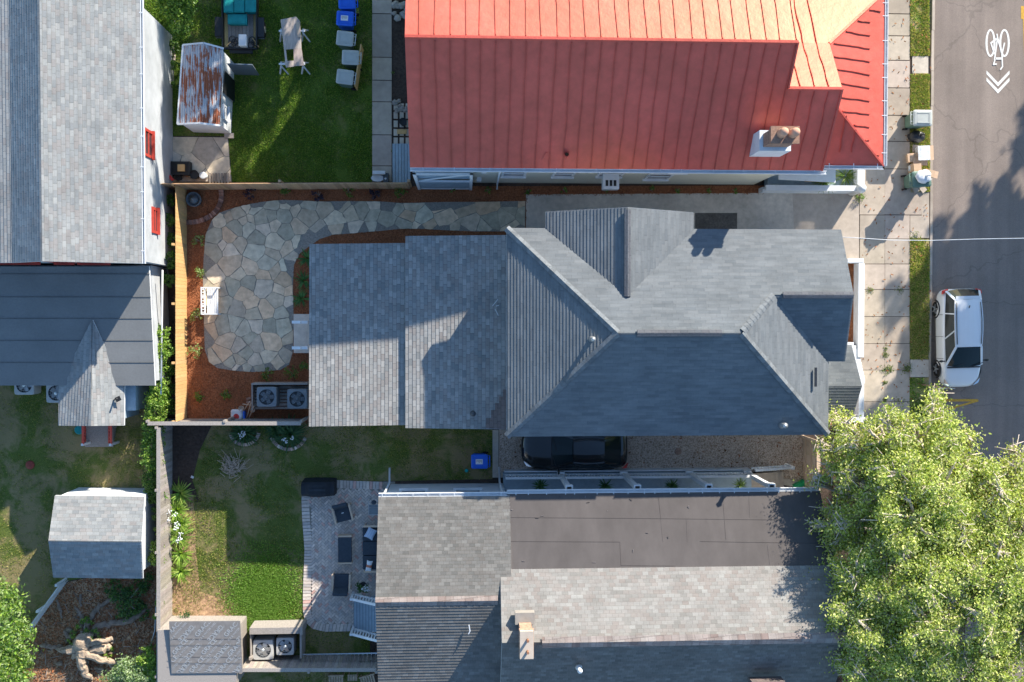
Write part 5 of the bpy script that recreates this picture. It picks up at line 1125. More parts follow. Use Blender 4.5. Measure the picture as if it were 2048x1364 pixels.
# ================================================================ bins
def bin_(u, v, rz, body, lid, label, group, top=1.05, w=.58, d=.68, sticker=False, name='wheelie_bin', ox=0):
    q=P(u,v,top); b=Vector((q.x,q.y,0)); r=root(name,label,'bin',b,group,rz); o0=Vector(b)
    def B(mb,nm,m,par=r,bev=.0): # geometry written around origin
        return mb.build(nm,m,par,off=Vector((0,0,0)),bevel=bev)
    mb=MB(); rs=[]
    for z,s_ in ((.08,.80),(.5,.9),(top-.08,1.0),(top-.04,1.05),(top-.02,1.05)):
        rs.append([Vector((sx*w/2*s_,sy*d/2*s_,z)) for sx,sy in ((-.88,-1),(.88,-1),(1,-.88),(1,.88),(.88,1),(-.88,1),(-1,.88),(-1,-.88))])
    mb.ring(rs,sm=False); 
    for k in range(3): x=-w*.3+k*w*.3; mb.box((x-.02,-d/2*.97,.2),(x+.02,-d/2*.97+.05,.85),(.8,.8,.8))
    bo=B(mb,'body',body)
    mb=MB(); rs=[]
    for z,s_,dy in ((top-.02,1.08,0),(top+.02,1.08,0),(top+.05,.92,-.01),(top+.065,.6,-.01)):
        rs.append([Vector((sx*w/2*s_,sy*d/2*s_+dy,z)) for sx,sy in ((-.86,-1),(.86,-1),(1,-.86),(1,.86),(.86,1),(-.86,1),(-1,.86),(-1,-.86))])
    mb.ring(rs,sm=False); mb.box((-w*.36,-d*.40,top+.055),(w*.36,-d*.34,top+.08)); mb.box((-w*.36,-d*.4,top+.055),(-w*.30,d*.32,top+.078)); mb.box((w*.30,-d*.4,top+.055),(w*.36,d*.32,top+.078)); li=B(mb,'lid',lid)
    mb=MB(); mb.tube([(-w*.42,d*.52,top-.05),(-w*.42,d*.66,top-.02),(w*.42,d*.66,top-.02),(w*.42,d*.52,top-.05)],.022,6); mb.box((-w*.25,d*.52,top-.06),(-w*.2,d*.66,top-.01)); mb.box((w*.2,d*.52,top-.06),(w*.25,d*.66,top-.01)); B(mb,'handle',lid)
    for sx in (-1,1): mb=MB(); mb.lathe((sx*w*.46-.03,d*.42,.12),[(.12,0),(.12,.06)],14,axis='X'); B(mb,'wheel','tyre')
    if sticker:
        mb=MB(); mb.box((-.11,-.17,top+.066),(.11,.14,top+.070)); s_=B(mb,'sticker','white',li)
        mb=MB()
        for k in range(6): mb.box((-.08,-.13+k*.042,top+.0705),(-.08+random.uniform(.06,.15),-.115+k*.042,top+.0715),(.1,.1,.12) if k else (.6,.1,.08))
        B(mb,'sticker_print','white',s_)
    return r
GB='bins in a row on the north lawn'
bin_(690,37,R(-93),'blue_pl','blue_pl','blue recycling bin with a white label, upper end of the bin row',GB,sticker=True)
bin_(694,3,R(-88),'blue_pl','blue_pl','blue recycling bin cut by the top edge of the picture',GB)
bin_(690,77,R(-96),'green_pl','grey_pl','pale lidded bin directly below the blue bin',GB); bin_(701,115,R(-92),'green_pl','grey_pl','pale lidded bin against the leaning board, middle of the row',GB); bin_(690,154,R(-97),'green_pl','grey_pl','pale lidded bin at the lower end of the row',GB)
bin_(959,923,R(-90),'blue_pl','blue_pl','blue recycling bin alone on the grass behind the black car','',sticker=True)
bin_(1845,236,R(90),'green_pl','grey_pl','green bin with a pale lid on the verge, above the rubbish','bins at the kerb',top=1.12,w=.66,d=.8); bin_(1843,358,R(94),'green_pl','green_pl','green bin buried under a white bag at the kerb','bins at the kerb',top=1.12,w=.66,d=.8)
for o in bpy.data.objects:
    if o.get('group')=='' : del o['group']
mb=MB(); a_=P(722,88,1.0); b_=P(710,172,.9); mb.bar((a_.x,a_.y,.55),(b_.x,b_.y,.5),.04,1.0); solo(mb,'leaning_board','wood_new','long bright board leaning behind the pale lidded bins','board')
# curbside rubbish
def lump(name,u,v,rad,m,label,cat,z=None,group=None,seed=1,n=14):
    q=P(u,v,(z or 0)+rad[2]); mb=MB(); mb.blob((q.x,q.y,(z or 0)+rad[2]),rad,n,10,jit=.13,seed=seed); k=Vector((q.x+rad[0]*.2,q.y,(z or 0)+rad[2]*1.9)); mb.tube([k,k+Vector((.05,.02,.10)),k+Vector((.12,.05,.12))],[.05,.03,.06],7); return solo(mb,name,m,label,cat,group)
lump('rubbish_bag',1833,273,(.40,.26,.25),'bag','shiny black rubbish bag below the upper kerbside bin','rubbish bag',seed=3)
lump('rubbish_bag',1847,353,(.36,.30,.13),'wbag','white plastic bag on top of the lower kerbside bin','rubbish bag',z=1.13,seed=5); lump('rubbish_bag',1823,336,(.15,.18,.16),'wbag','small white bag beside the cardboard boxes','rubbish bag',seed=6)
def cbox(u0,v0,u1,v1,z0,z1,rz,m,label,open_=True,group='boxes piled at the kerb'):
    a=P(u0,v0,z1); b=P(u1,v1,z1); c=((a.x+b.x)/2,(a.y+b.y)/2,0); r=root('cardboard_box',label,'box',(c[0],c[1],z0),group); mb=MB(); mb.box((a.x,b.y,z0),(b.x,a.y,z1),rz=rz,ctr=c); mb.build('carton',m,r)
    if open_:
        mb=MB(); mb.box((a.x-.12,b.y,z1-.02),(a.x-.003,a.y,z1-.005),rz=rz,ctr=c); mb.build('flap',m,r); mb=MB(); mb.box((b.x+.003,b.y,z1-.06),(b.x+.19,a.y,z1-.045),(1.1,1.1,1.1),rz=rz,ctr=c); mb.build('flap','card',r)
    return r
cbox(1842,291,1860,320,0,.65,.05,'wbag','largest box, white with a cardboard flap, at the kerb'); cbox(1821,306,1829,323,0,.45,.15,'card','narrow open cardboard box standing left of the white one'); cbox(1832,317,1848,330,0,.5,-.05,'card','flat cardboard box just below the white one'); cbox(1828,327,1843,342,0,.6,.08,'card','plain box next to the small white bag',False); cbox(1858,340,1869,354,0,.9,-.2,'card','small box beside the lower kerbside bin'); 
mb=MB(); 
for pts in ([(1831,290),(1830,304)],[(1836,366),(1850,383)],[(1826,368),(1834,384)]): a_=P(*pts[0],.1); b_=P(*pts[1],.1); mb.bar(a_,b_,.25,.04)
solo(mb,'board_scraps','concrete','pale board scraps lying under the kerbside bins','boards')
# objects round the north yard ---------------------------------------------------
r=root('utility_trailer','black utility trailer with a plank deck parked at the top','trailer',P(482,45)); A=P(448,-60,.55); B=P(514,96,.55); mb=MB(); n=9
for k in range(n): x=A.x+(B.x-A.x)*k/n; q=random.uniform(.75,1.1); mb.box((x+.005,B.y,.50),(x+(B.x-A.x)/n-.005,A.y,.54),(q*1.5,q*1.2,q*.6) if k in (0,n-1) else (q,q,q))
mb.build('deck','wood_grey',r); mb=MB()
for x in (A.x-.06,B.x): mb.box((x,B.y,.42),(x+.06,A.y,.80)); mb.box((x+.01,B.y,.80),(x+.05,A.y,.84),(1.3,1.3,1.3))
mb.box((A.x,B.y-.06,.42),(B.x,B.y,.6)); mb.box((A.x+.2,B.y-.22,.40),(B.x-.2,B.y-.06,.5)); mb.build('frame','black',r)
for x,s_ in ((A.x-.34,1),(B.x+.09,-1)):
    q=P(440,58,.35); mb=MB(); mb.lathe((x,q.y,.34),[(.2,-.0),(.33,.02),(.34,.1),(.33,.2),(.2,.22)],20,axis='X'); w_=mb.build('wheel','tyre',r); mb=MB(); mb.lathe((x-.01,q.y,.34),[(.17,0),(.15,.24)],14,axis='X'); mb.build('rim','metal',w_)
    mb=MB(); mb.box((x-.02,q.y-.4,.72),(x+.26,q.y+.4,.76)); mb.box((x-.02,q.y-.44,.5),(x+.26,q.y-.4,.76)); mb.box((x-.0,q.y-.46,.56),(x+.24,q.y-.445,.6),(12,12,12)); mb.build('mudguard','black',r)
def tarp(u0,v0,u1,v1,z0,z1,label,lid=True):
    a=P(u0,v0,z1); b=P(u1,v1,z1); r=root('teal_crate',label,'crate',((a.x+b.x)/2,(a.y+b.y)/2,z0),'teal crates on the trailer'); mb=MB(); mb.box((a.x+.03,b.y+.03,z0),(b.x-.03,a.y-.03,z1-.04),(.8,.8,.8)); mb.build('crate_body','teal',r); mb=MB(); mb.box((a.x,b.y,z1-.04),(b.x,a.y,z1)); mb.box((a.x+.05,b.y+.05,z1),(b.x-.05,a.y-.05,z1+.02)); mb.build('crate_lid','teal',r,bevel=.01)
tarp(447,-20,467,25,.54,.95,'left of the three upper teal crates on the trailer'); tarp(468,-20,489,25,.54,.95,'middle of the three upper teal crates on the trailer'); tarp(490,-22,512,24,.54,.97,'right of the three upper teal crates on the trailer'); tarp(455,27,494,49,.54,.85,'single lower teal crate nearest the white cooler')
b=P(488,84,.6); r=root('cooler','white plastic cooler on the trailer deck','cooler',b); mb=MB(); mb.box((b.x-.16,b.y-.24,.545),(b.x+.16,b.y+.24,.85)); mb.build('cooler_body','white',r,bevel=.03); mb=MB(); mb.box((b.x-.17,b.y-.25,.852),(b.x+.17,b.y+.25,.9)); mb.build('cooler_lid','white',r,bevel=.03)
mb=MB(); 
for (x,y) in ((-.5,.12),(-.42,-.02),(-.55,-.1),(-.3,.05),(.35,.1),(.45,-.02),(.3,-.12)): p=b+Vector((x,y,.0)); mb.tube([p+Vector((math.cos(t)*.13,math.sin(t)*.13,.0)) for t in [k*PI/6 for k in range(12)]],.02,5)
solo(mb,'cable_coil','black','coiled black cables on the trailer deck around the cooler','cable')
mb=MB(); mb.bar(P(505,76,.65),P(518,94,.65),.03,.03); mb.bar(P(452,92,.8),P(461,84,.8),.03,.03); solo(mb,'wooden_pole','wood_new','thin wooden poles sticking out of the trailer','pole')
# table on trestles
r=root('trestle_table','weathered plywood table top with a square hole on trestles','table',P(585,85)); z=.8; mb=MB()
def pl(pts,z0_,z1_,c=WH): mb.prism([tuple(P(u,v,z1_))[:2] for u,v in pts],z0_,z1_,c,bottom=True)
pl([(561,39),(592,33),(600,42),(603,97),(568,99)],z-.03,z); pl([(587,97.2),(603,97.2),(608,131),(588,132)],z-.03,z,(.95,.9,.9)); pl([(568,99.2),(572,99.2),(575,127),(571,127)],z-.03,z,(1.1,1.1,1.1)); pl([(569,122),(589,121),(588,133),(572,135)],z-.032,z-.002,(1.1,1.05,1.0)); mb.build('table_top','wood_ply',r)
for v,nm in ((62,0),(128,1)):
    mb=MB()
    for u in (562,606):
        q=P(u,v,z-.05)
        for dx,dy in ((-.18,-.25),(.18,-.25),(-.1,.25),(.1,.25)): mb.bar((q.x+dx,q.y+dy,0),(q.x,q.y+dy*.3,z-.06),.06,.05)
    a_=P(558,v,z-.05); b_=P(610,v,z-.05); mb.bar(a_,b_,.07,.08); mb.build('trestle','white',r)
mb=MB(); a_=P(595,44,.84); b_=P(599,74,.84); mb.bar(a_,b_,.16,.03); solo(mb,'loose_plank','wood_pale','short pale plank lying on the weathered plywood table','plank')
mb=MB(); 
for (u,v,w1,h1,c) in ((350,330,.55,.45,1),): q=P(362,336,.4); mb.box((q.x-.42,q.y-.3,0),(q.x+.38,q.y+.28,.45))
mb.box((q.x-.36,q.y-.24,.452),(q.x+.32,q.y+.22,.456),(.4,.4,.4)); solo(mb,'black_crate','black','low black crate beside the slab behind the cedar fence','crate')
q=P(362,335,.55); mb=MB(); mb.box((q.x-.15,q.y-.16,.46),(q.x+.15,q.y+.14,.55)); solo(mb,'yellow_box','wood_new','small yellow box on the black crate','box')
def pot(u,v,r_,h_,m,name,label,cat='pot',filled=True,lid=None):
    q=P(u,v,h_); b=Vector((q.x,q.y,0)); r=root(name,label,cat,b); mb=MB(); mb.lathe(b,[(r_*.75,0),(r_,h_),(r_*1.06,h_),(r_*1.06,h_-.04)] if 0 else [(r_*.75,0),(r_*1.0,h_),(r_*.9,h_),(r_*.88,h_-.08)],20); mb.build('pot_body',m,r)
    mb=MB()
    if lid: mb.lathe((b.x,b.y,h_),[(r_*1.03,.0),(r_*1.03,.03),(r_*.8,.035)],20); mb.build('pot_lid',lid,r)
    else: mb.lathe((b.x,b.y,h_-.09),[(r_*.87,0),(r_*.87,.005)],20); mb.build('pot_soil','soil',r)
    return r
pot(388,349,.20,.4,'black','plant_pot','wide black plant pot next to the white lidded bucket'); pot(406,351,.155,.38,'white','bucket','white lidded bucket behind the cedar fence','bucket',lid='white'); pot(356,354,.15,.3,'black','plant_pot','small black pot left of the bricks behind the cedar fence'); pot(371,350,.09,.25,'clay','clay_pot','small clay pot between the two black pots'); pot(806,243,.17,.45,'black','black_bucket','black bucket on the slabs beside the red roofed house','bucket')
mb=MB(); q=P(335,349,.5); mb.bar(q,q+Vector((.25,-.25,.05)),.12,.1); solo(mb,'red_tool','redpl','red handled tool at the fence corner by the pale house','tool')
q=P(804,263,.1); mb=MB(); mb.box((q.x-.22,q.y-.1,.045),(q.x+.2,q.y+.1,.11)); solo(mb,'yellow_block','wood_new','yellowish block on the slabs beside the red roofed house','block')
q=P(755,356,.45); r=root('white_stool','white oval lidded tub at the end of the garden path','tub',(q.x,q.y,0)); mb=MB(); rs=[[Vector((q.x+.28*s_*math.cos(2*PI*k/20),q.y+.16*s_*math.sin(2*PI*k/20),z)) for k in range(20)] for z,s_ in ((0.05,.7),(.4,.95),(.45,1))]; mb.ring(rs); mb.build('tub_body','white',r); mb=MB(); mb.box((q.x-.2,q.y+.14,.05),(q.x+.35,q.y+.30,.6)); mb.build('tub_back','white',r,bevel=.02)
q=P(771,355,.5); r=root('dark_box','small dark box with a dial beside the white tub','box',(q.x,q.y,0)); mb=MB(); mb.box((q.x-.1,q.y-.2,.05),(q.x+.12,q.y+.2,.5)); mb.build('casing','dmetal',r); mb=MB(); mb.lathe((q.x,q.y-.05,.502),[(.05,0),(.04,.02)],12); mb.build('dial','white',r)
mb=MB(); rr=random.Random(5)
for _ in range(16): q=P(rr.uniform(788,820),rr.uniform(5,38)); mb.blob((q.x,q.y,.06),(rr.uniform(.1,.22),rr.uniform(.08,.16),.09),7,5,c=(.9,.95,1.0),jit=.25,seed=_)
solo(mb,'stone_pile','concrete','pile of broken pale stones beside the top of the garden path','stones')
mb=MB()
for _ in range(9): q=P(rr.uniform(788,820),rr.uniform(198,222)); mb.blob((q.x,q.y,.06),(rr.uniform(.1,.2),rr.uniform(.08,.14),.08),7,5,c=(.7,.75,.8),jit=.25,seed=_+20)
solo(mb,'stone_pile','concrete','smaller pile of grey stones above the stepping slabs','stones')
mb=MB()
for k in range(7): a_=P(418+k*6,346,.1); mb.box((a_.x,a_.y-.55,.02),(a_.x+.07,a_.y,.1),(random.uniform(.5,1),)*3)
solo(mb,'brick_row','concrete','row of upright edging slabs behind the cedar fence','edging')
# tools and bags by the grey fence
q=P(473,829,.25); r=root('soil_bag','white bag of soil printed in red, by the grey fence','bag',(q.x,q.y,0)); mb=MB(); mb.box((q.x-.28,q.y-.26,.0),(q.x+.27,q.y+.22,.22)); mb.build('sack','white',r,bevel=.08); mb=MB(); mb.lathe((q.x-.02,q.y-.1,.222),[(.13,0),(.13,.004)],16); mb.build('red_print','redpl',r); mb=MB(); mb.box((q.x+.31,q.y-.2,.0),(q.x+.37,q.y+.15,.35)); mb.build('blue_edge','blue_pl',r)
mb=MB(); 
for pts in ([(487,822),(499,803)],[(493,836),(502,806)],[(498,836),(508,812)]): mb.bar(P(*pts[0],.1),P(*pts[1],.9),.035,.035)
mb.bar(P(485,808,.6),P(501,810,.6),.03,.03); solo(mb,'garden_tools','wood_pale','bundle of wooden tool handles leaning by the condensers','tools')
pot(482,817,.12,.25,'wood_pale','straw_basket','small straw basket by the soil bag','basket'); pot(505,820,.11,.2,'wood_pale','straw_basket','small straw basket under the slatted platform','basket')
mb=MB(); q=P(497,797,.1); mb.box((q.x-.1,q.y-.05,0),(q.x+.1,q.y+.05,.1),rz=.3); mb.box((q.x-.1,q.y-.22,0),(q.x+.12,q.y-.1,.08)); solo(mb,'loose_bricks','brick','two loose bricks on the mulch beside the platform','bricks')
mb=MB(); rr=random.Random(3)
for _ in range(110):
    q=P(465+rr.gauss(0,9),938+rr.gauss(0,10)); a=rr.uniform(0,PI); l=rr.uniform(.2,.6); mb.bar((q.x,q.y,rr.uniform(.02,.15)),(q.x+math.cos(a)*l,q.y+math.sin(a)*l,rr.uniform(.03,.25)),.014,.014,(rr.uniform(.7,1.3),)*3)
solo(mb,'brush_pile','wood_pale','small pile of dry twigs on the shaded lawn','brush pile')
mb=MB(); q=P(382,953,.05); mb.bar(q,q+Vector((.12,-.05,.02)),.1,.02); tag(mb.build('paper_scrap','white',None,Vector((0,0,0))),'white paper scrap on the bare soil','litter')
mb=MB(); q=P(1356,903,.03); mb.lathe((q.x,q.y,.012),[(.16,0),(.16,.03),(.13,.032)],20); solo(mb,'drain_cover','brick','round rusty drain cover in the gravel driveway','drain cover')
for (u,v,lab) in ((933,941,'teal marker on the grass under the blue bin'),(1053,957,'teal marker left along the porch edging'),(1160,957,'second teal marker along the porch edging'),(1344,955,'third teal marker along the porch edging'),(1474,955,'fourth teal marker, nearest the porch steps')):
    mb=MB(); q=P(u,v,.03); mb.lathe((q.x,q.y,.02),[(.08,0),(.085,.03),(.03,.05)],12,(1.5,1.5,1.5)); solo(mb,'ground_marker','teal',lab,'marker','teal markers along the edging')
mb=MB(); q=P(1603,975,.3); mb.box((q.x-.25,q.y-.3,0),(q.x+.3,q.y+.25,.35),rz=.5); solo(mb,'green_box','green2','bright green box by the driveway gate','box')
mb=MB(); q=P(1846,197,.05)
# ================================================================ patio furniture
q=P(634,980,1.1); r=root('covered_grill','long barbecue grill under a black fabric cover','grill',(q.x,q.y,0)); mb=MB(); rs=[]
for k in range(9):
    t=k/8; x=-.72+1.44*t; s_=.92+.08*math.sin(PI*t); hh=.95+.18*math.sin(PI*min(1,max(0,(t-.12)/.76)))**.5 if .1<t<.9 else .95
    rs.append([Vector((q.x+x,q.y+yy*s_*(1+random.uniform(-.02,.02)),zz)) for yy,zz in ((-.38,.02),(-.34,.5),(-.33,hh-.12),(-.2,hh),(.2,hh),(.33,hh-.12),(.34,.5),(.38,.02))])
mb.ring(rs,sm=False); mb.build('grill_cover','cover',r,bevel=.02); mb=MB(); mb.box((q.x-.35,q.y-.05,1.13),(q.x+.35,q.y+.05,1.15),(1.4,1.4,1.4)); mb.build('cover_seam','cover',r)
def chair(u,v,rz,label,tagged=False):
    q=P(u,v,.4); r=root('lounge_chair',label,'chair',(q.x,q.y,0.055),'lounge chairs on the paver patio',rz); O=Vector((0,0,0))
    for sx in (-1,1):
        mb=MB(); mb.box((sx*.38-.04,-.36,.52),(sx*.38+.04,.38,.56)); mb.box((sx*.38-.03,-.34,0),(sx*.38+.03,-.28,.52)); mb.box((sx*.38-.03,.28,0),(sx*.38+.03,.34,.52)); mb.build('arm_frame','wood_pale',r,O)
    mb=MB(); mb.box((-.33,-.34,.25),(.33,.28,.42)); mb.build('seat','navy',r,O,bevel=.03)
    mb=MB(); mb.box((-.33,-.07,0),(.33,.07,.5),M=Matrix.Translation((0,.30,.36))@Matrix.Rotation(-.35,4,'X')); mb.build('backrest','navy',r,O,bevel=.04)
    if tagged: mb=MB(); mb.box((-.05,.02,.425),(.05,.06,.432)); mb.build('care_label','white',r,O)
    return r
chair(686,1027,R(14),'lounge chair angled towards the covered grill, white tag on its seat',True); chair(683,1163,R(178),'lounge chair below the low table, facing up the patio')
q=P(690,1099,.35); r=root('low_table','low table with a charcoal top and pale wood ends','table',(q.x,q.y,.055)); O=Vector((0,0,0)); mb=MB(); mb.box((-.30,-.56,.28),(.30,.56,.36)); mb.build('table_top','navy',r,O,bevel=.02)
for s_ in (-1,1): mb=MB(); mb.box((-.31,s_*.60-.035,.0),(.31,s_*.60+.035,.365)); mb.build('end_frame','wood_pale',r,O)
q=P(748,1096,.4); r=root('sofa','charcoal outdoor sofa partly under the eave','sofa',(q.x,q.y,.055)); 
for k in range(3): mb=MB(); y=-.95+k*.64; mb.box((-.5,y,.22),(.3,y+.62,.42)); mb.build('seat_cushion','navy',r,O,bevel=.04)
for k in range(3): mb=MB(); y=-.95+k*.64; mb.box((.18,y+.02,.42),(.36,y+.6,.78)); mb.build('back_cushion','navy',r,O,bevel=.05)
for s_ in (-1.02,1.0): mb=MB(); mb.box((-.45,s_-.03,.5),(.4,s_+.05,.55)); mb.box((-.42,s_-.02,0),(-.36,s_+.04,.5)); mb.box((.3,s_-.02,0),(.36,s_+.04,.5)); mb.build('arm_frame','wood_pale',r,O)
def cushion(u,v,z,rz,w_,h_,cols,label):
    q=P(u,v,z); r=root('cushion',label,'cushion',q,'cushions on the sofa',rz); n=9; rs=[]; mb=MB()
    def pt_(i,j,s_): 
        a=i/(n-1)*2-1; b=j/(n-1)*2-1; k=(1-a*a)*(1-b*b); pin=1-.12*(1-abs(a*b)); return Vector((a*w_/2*(1-.1*(1-b*b)),b*h_/2*(1-.1*(1-a*a)),s_*.075*math.sqrt(max(k,0))))
    for s_ in (1,-1):
        for i in range(n-1):
            for j in range(n-1):
                c=cols(j,n); mb.face([pt_(i,j,s_),pt_(i+1,j,s_),pt_(i+1,j+1,s_),pt_(i,j+1,s_)][::s_],c,0,True)
    mb.build('cushion_cover','white',r,O); return r
cushion(741,1067,.60,R(62),.5,.42,lambda j,n:(.5,.62,.8) if (j%2) else (.62,.72,.88),'pale blue patterned cushion at the top end of the sofa'); cushion(738,1132,.60,R(170),.26,.5,lambda j,n:(.75,.26,.15) if 3<=j<=4 else (1,1,1),'white cushion with a rust stripe at the lower end of the sofa')
q=P(727,1169); r=root('flower_pot','leafy pot with white flowers under the eave','plant',(q.x,q.y,.055)); mb=MB(); mb.lathe((q.x,q.y,.055),[(.14,0),(.2,.3)],14); mb.build('pot_body','black',r); leaves_obj('foliage','leaf',clump_pts((q.x,q.y,.4),(.28,.25,.2),260),.045,DK+[(.1,.2,.05)],parent=r,off=(q.x,q.y,.055)).location=(0,0,0)
mb=MB(); 
for _ in range(34): mb.blob((q.x+.16+random.gauss(0,.09),q.y-.06+random.gauss(0,.08),.58+random.gauss(0,.03)),(.03,.03,.02),6,4)
mb.build('flowers','white',r)
q=P(747,1015,.8); r=root('metal_cart','small metal cart with trays at the corner of the house','cart',(q.x,q.y,.055)); mb=MB(); mb.box((-.2,-.3,.7),(.25,-.02,.74)); mb.box((-.2,.0,.7),(.25,.12,.74)); mb.build('tray','acgrey',r,O); mb=MB()
for sx in (-.2,.23):
    for sy in (-.3,.28): mb.box((sx-.015,sy-.015,0),(sx+.015,sy+.015,.75))
mb.box((-.22,-.32,.74),(-.19,.3,.77)); mb.box((-.2,-.33,.74),(.25,-.3,.77)); mb.build('cart_frame','metal',r,O); mb=MB(); mb.blob((.02,.24,.8),(.12,.1,.1),10,7); mb.build('lid_knob','navy',r,O)
# loungers & tub at the very bottom
for (u,v,rz,lab) in ((672,1366,0,'wooden slatted chair at the bottom edge, left of two'),(737,1366,.25,'wooden slatted chair at the bottom edge beside the house')):
    q=P(u,v,.4); r=root('slatted_chair',lab,'chair',(q.x,q.y,0),'wooden chairs at the bottom edge',rz); mb=MB()
    for k in range(6): mb.box((-.32+k*.11,-.4,.38),(-.24+k*.11,.35,.41))
    mb.box((-.34,.33,.36),(.34,.38,.5)); mb.build('seat','stump',r,O)
    for sx in (-.3,.3):
        for sy in (-.35,.3): mb=MB(); mb.box((sx-.03,sy-.03,0),(sx+.03,sy+.03,.38)); mb.build('leg','stump',r,O)
q=P(705,1356,.5); r=root('side_table','small wooden side table between the two slatted chairs','table',(q.x,q.y,0)); mb=MB()
for k in range(4): mb.box((-.22+k*.11,-.14,.45),(-.13+k*.11,.14,.48))
mb.build('table_top','stump',r,O)
for sx in (-.2,.18): mb=MB(); mb.box((sx-.02,-.1,0),(sx+.02,.1,.45)); mb.build('leg','stump',r,O)
q=P(418,1362,.4); r=root('teal_tub','teal plastic tub at the bottom edge below the underlayment shed','tub',(q.x,q.y,0)); mb=MB(); mb.lathe((0,0,0),[(.25,0),(.32,.4),(.28,.4),(.25,.1)],20); mb.build('tub_body','teal',r,O)
q=P(157,860,.3); r=root('green_pot','round green pot beside the red stair railing','pot',(q.x,q.y,0)); mb=MB(); mb.lathe((0,0,0),[(.14,0),(.2,.25),(.17,.27)],16); mb.build('pot_body','teal',r,O)
mb=MB(); q=P(60,930,.02); mb.lathe((q.x,q.y,.01),[(.2,0),(.19,.03),(.05,.04)],14,(.5,.8,.8)); solo(mb,'red_disc','redpaint','faded red disc lying on the left lawn','disc')
# ================================================================ street sign
r=root('street_sign','square board sign on a thin brown pole at the kerb by the white car','sign',P(1843,769)); b=P(1843,769); t=P(1897,770,2.35); mb=MB(); mb.tube([b,Vector((b.x+.03,b.y,2.45))],.03,8); mb.build('pole','brick',r)
mb=MB(); mb.box((b.x-.02,b.y-.16,1.55),(b.x+.02,b.y+.16,2.35)) if 0 else mb.box((b.x-.30,b.y-.03,1.75),(b.x+.34,b.y-.01,2.4)); mb.build('sign_board','aclight',r)
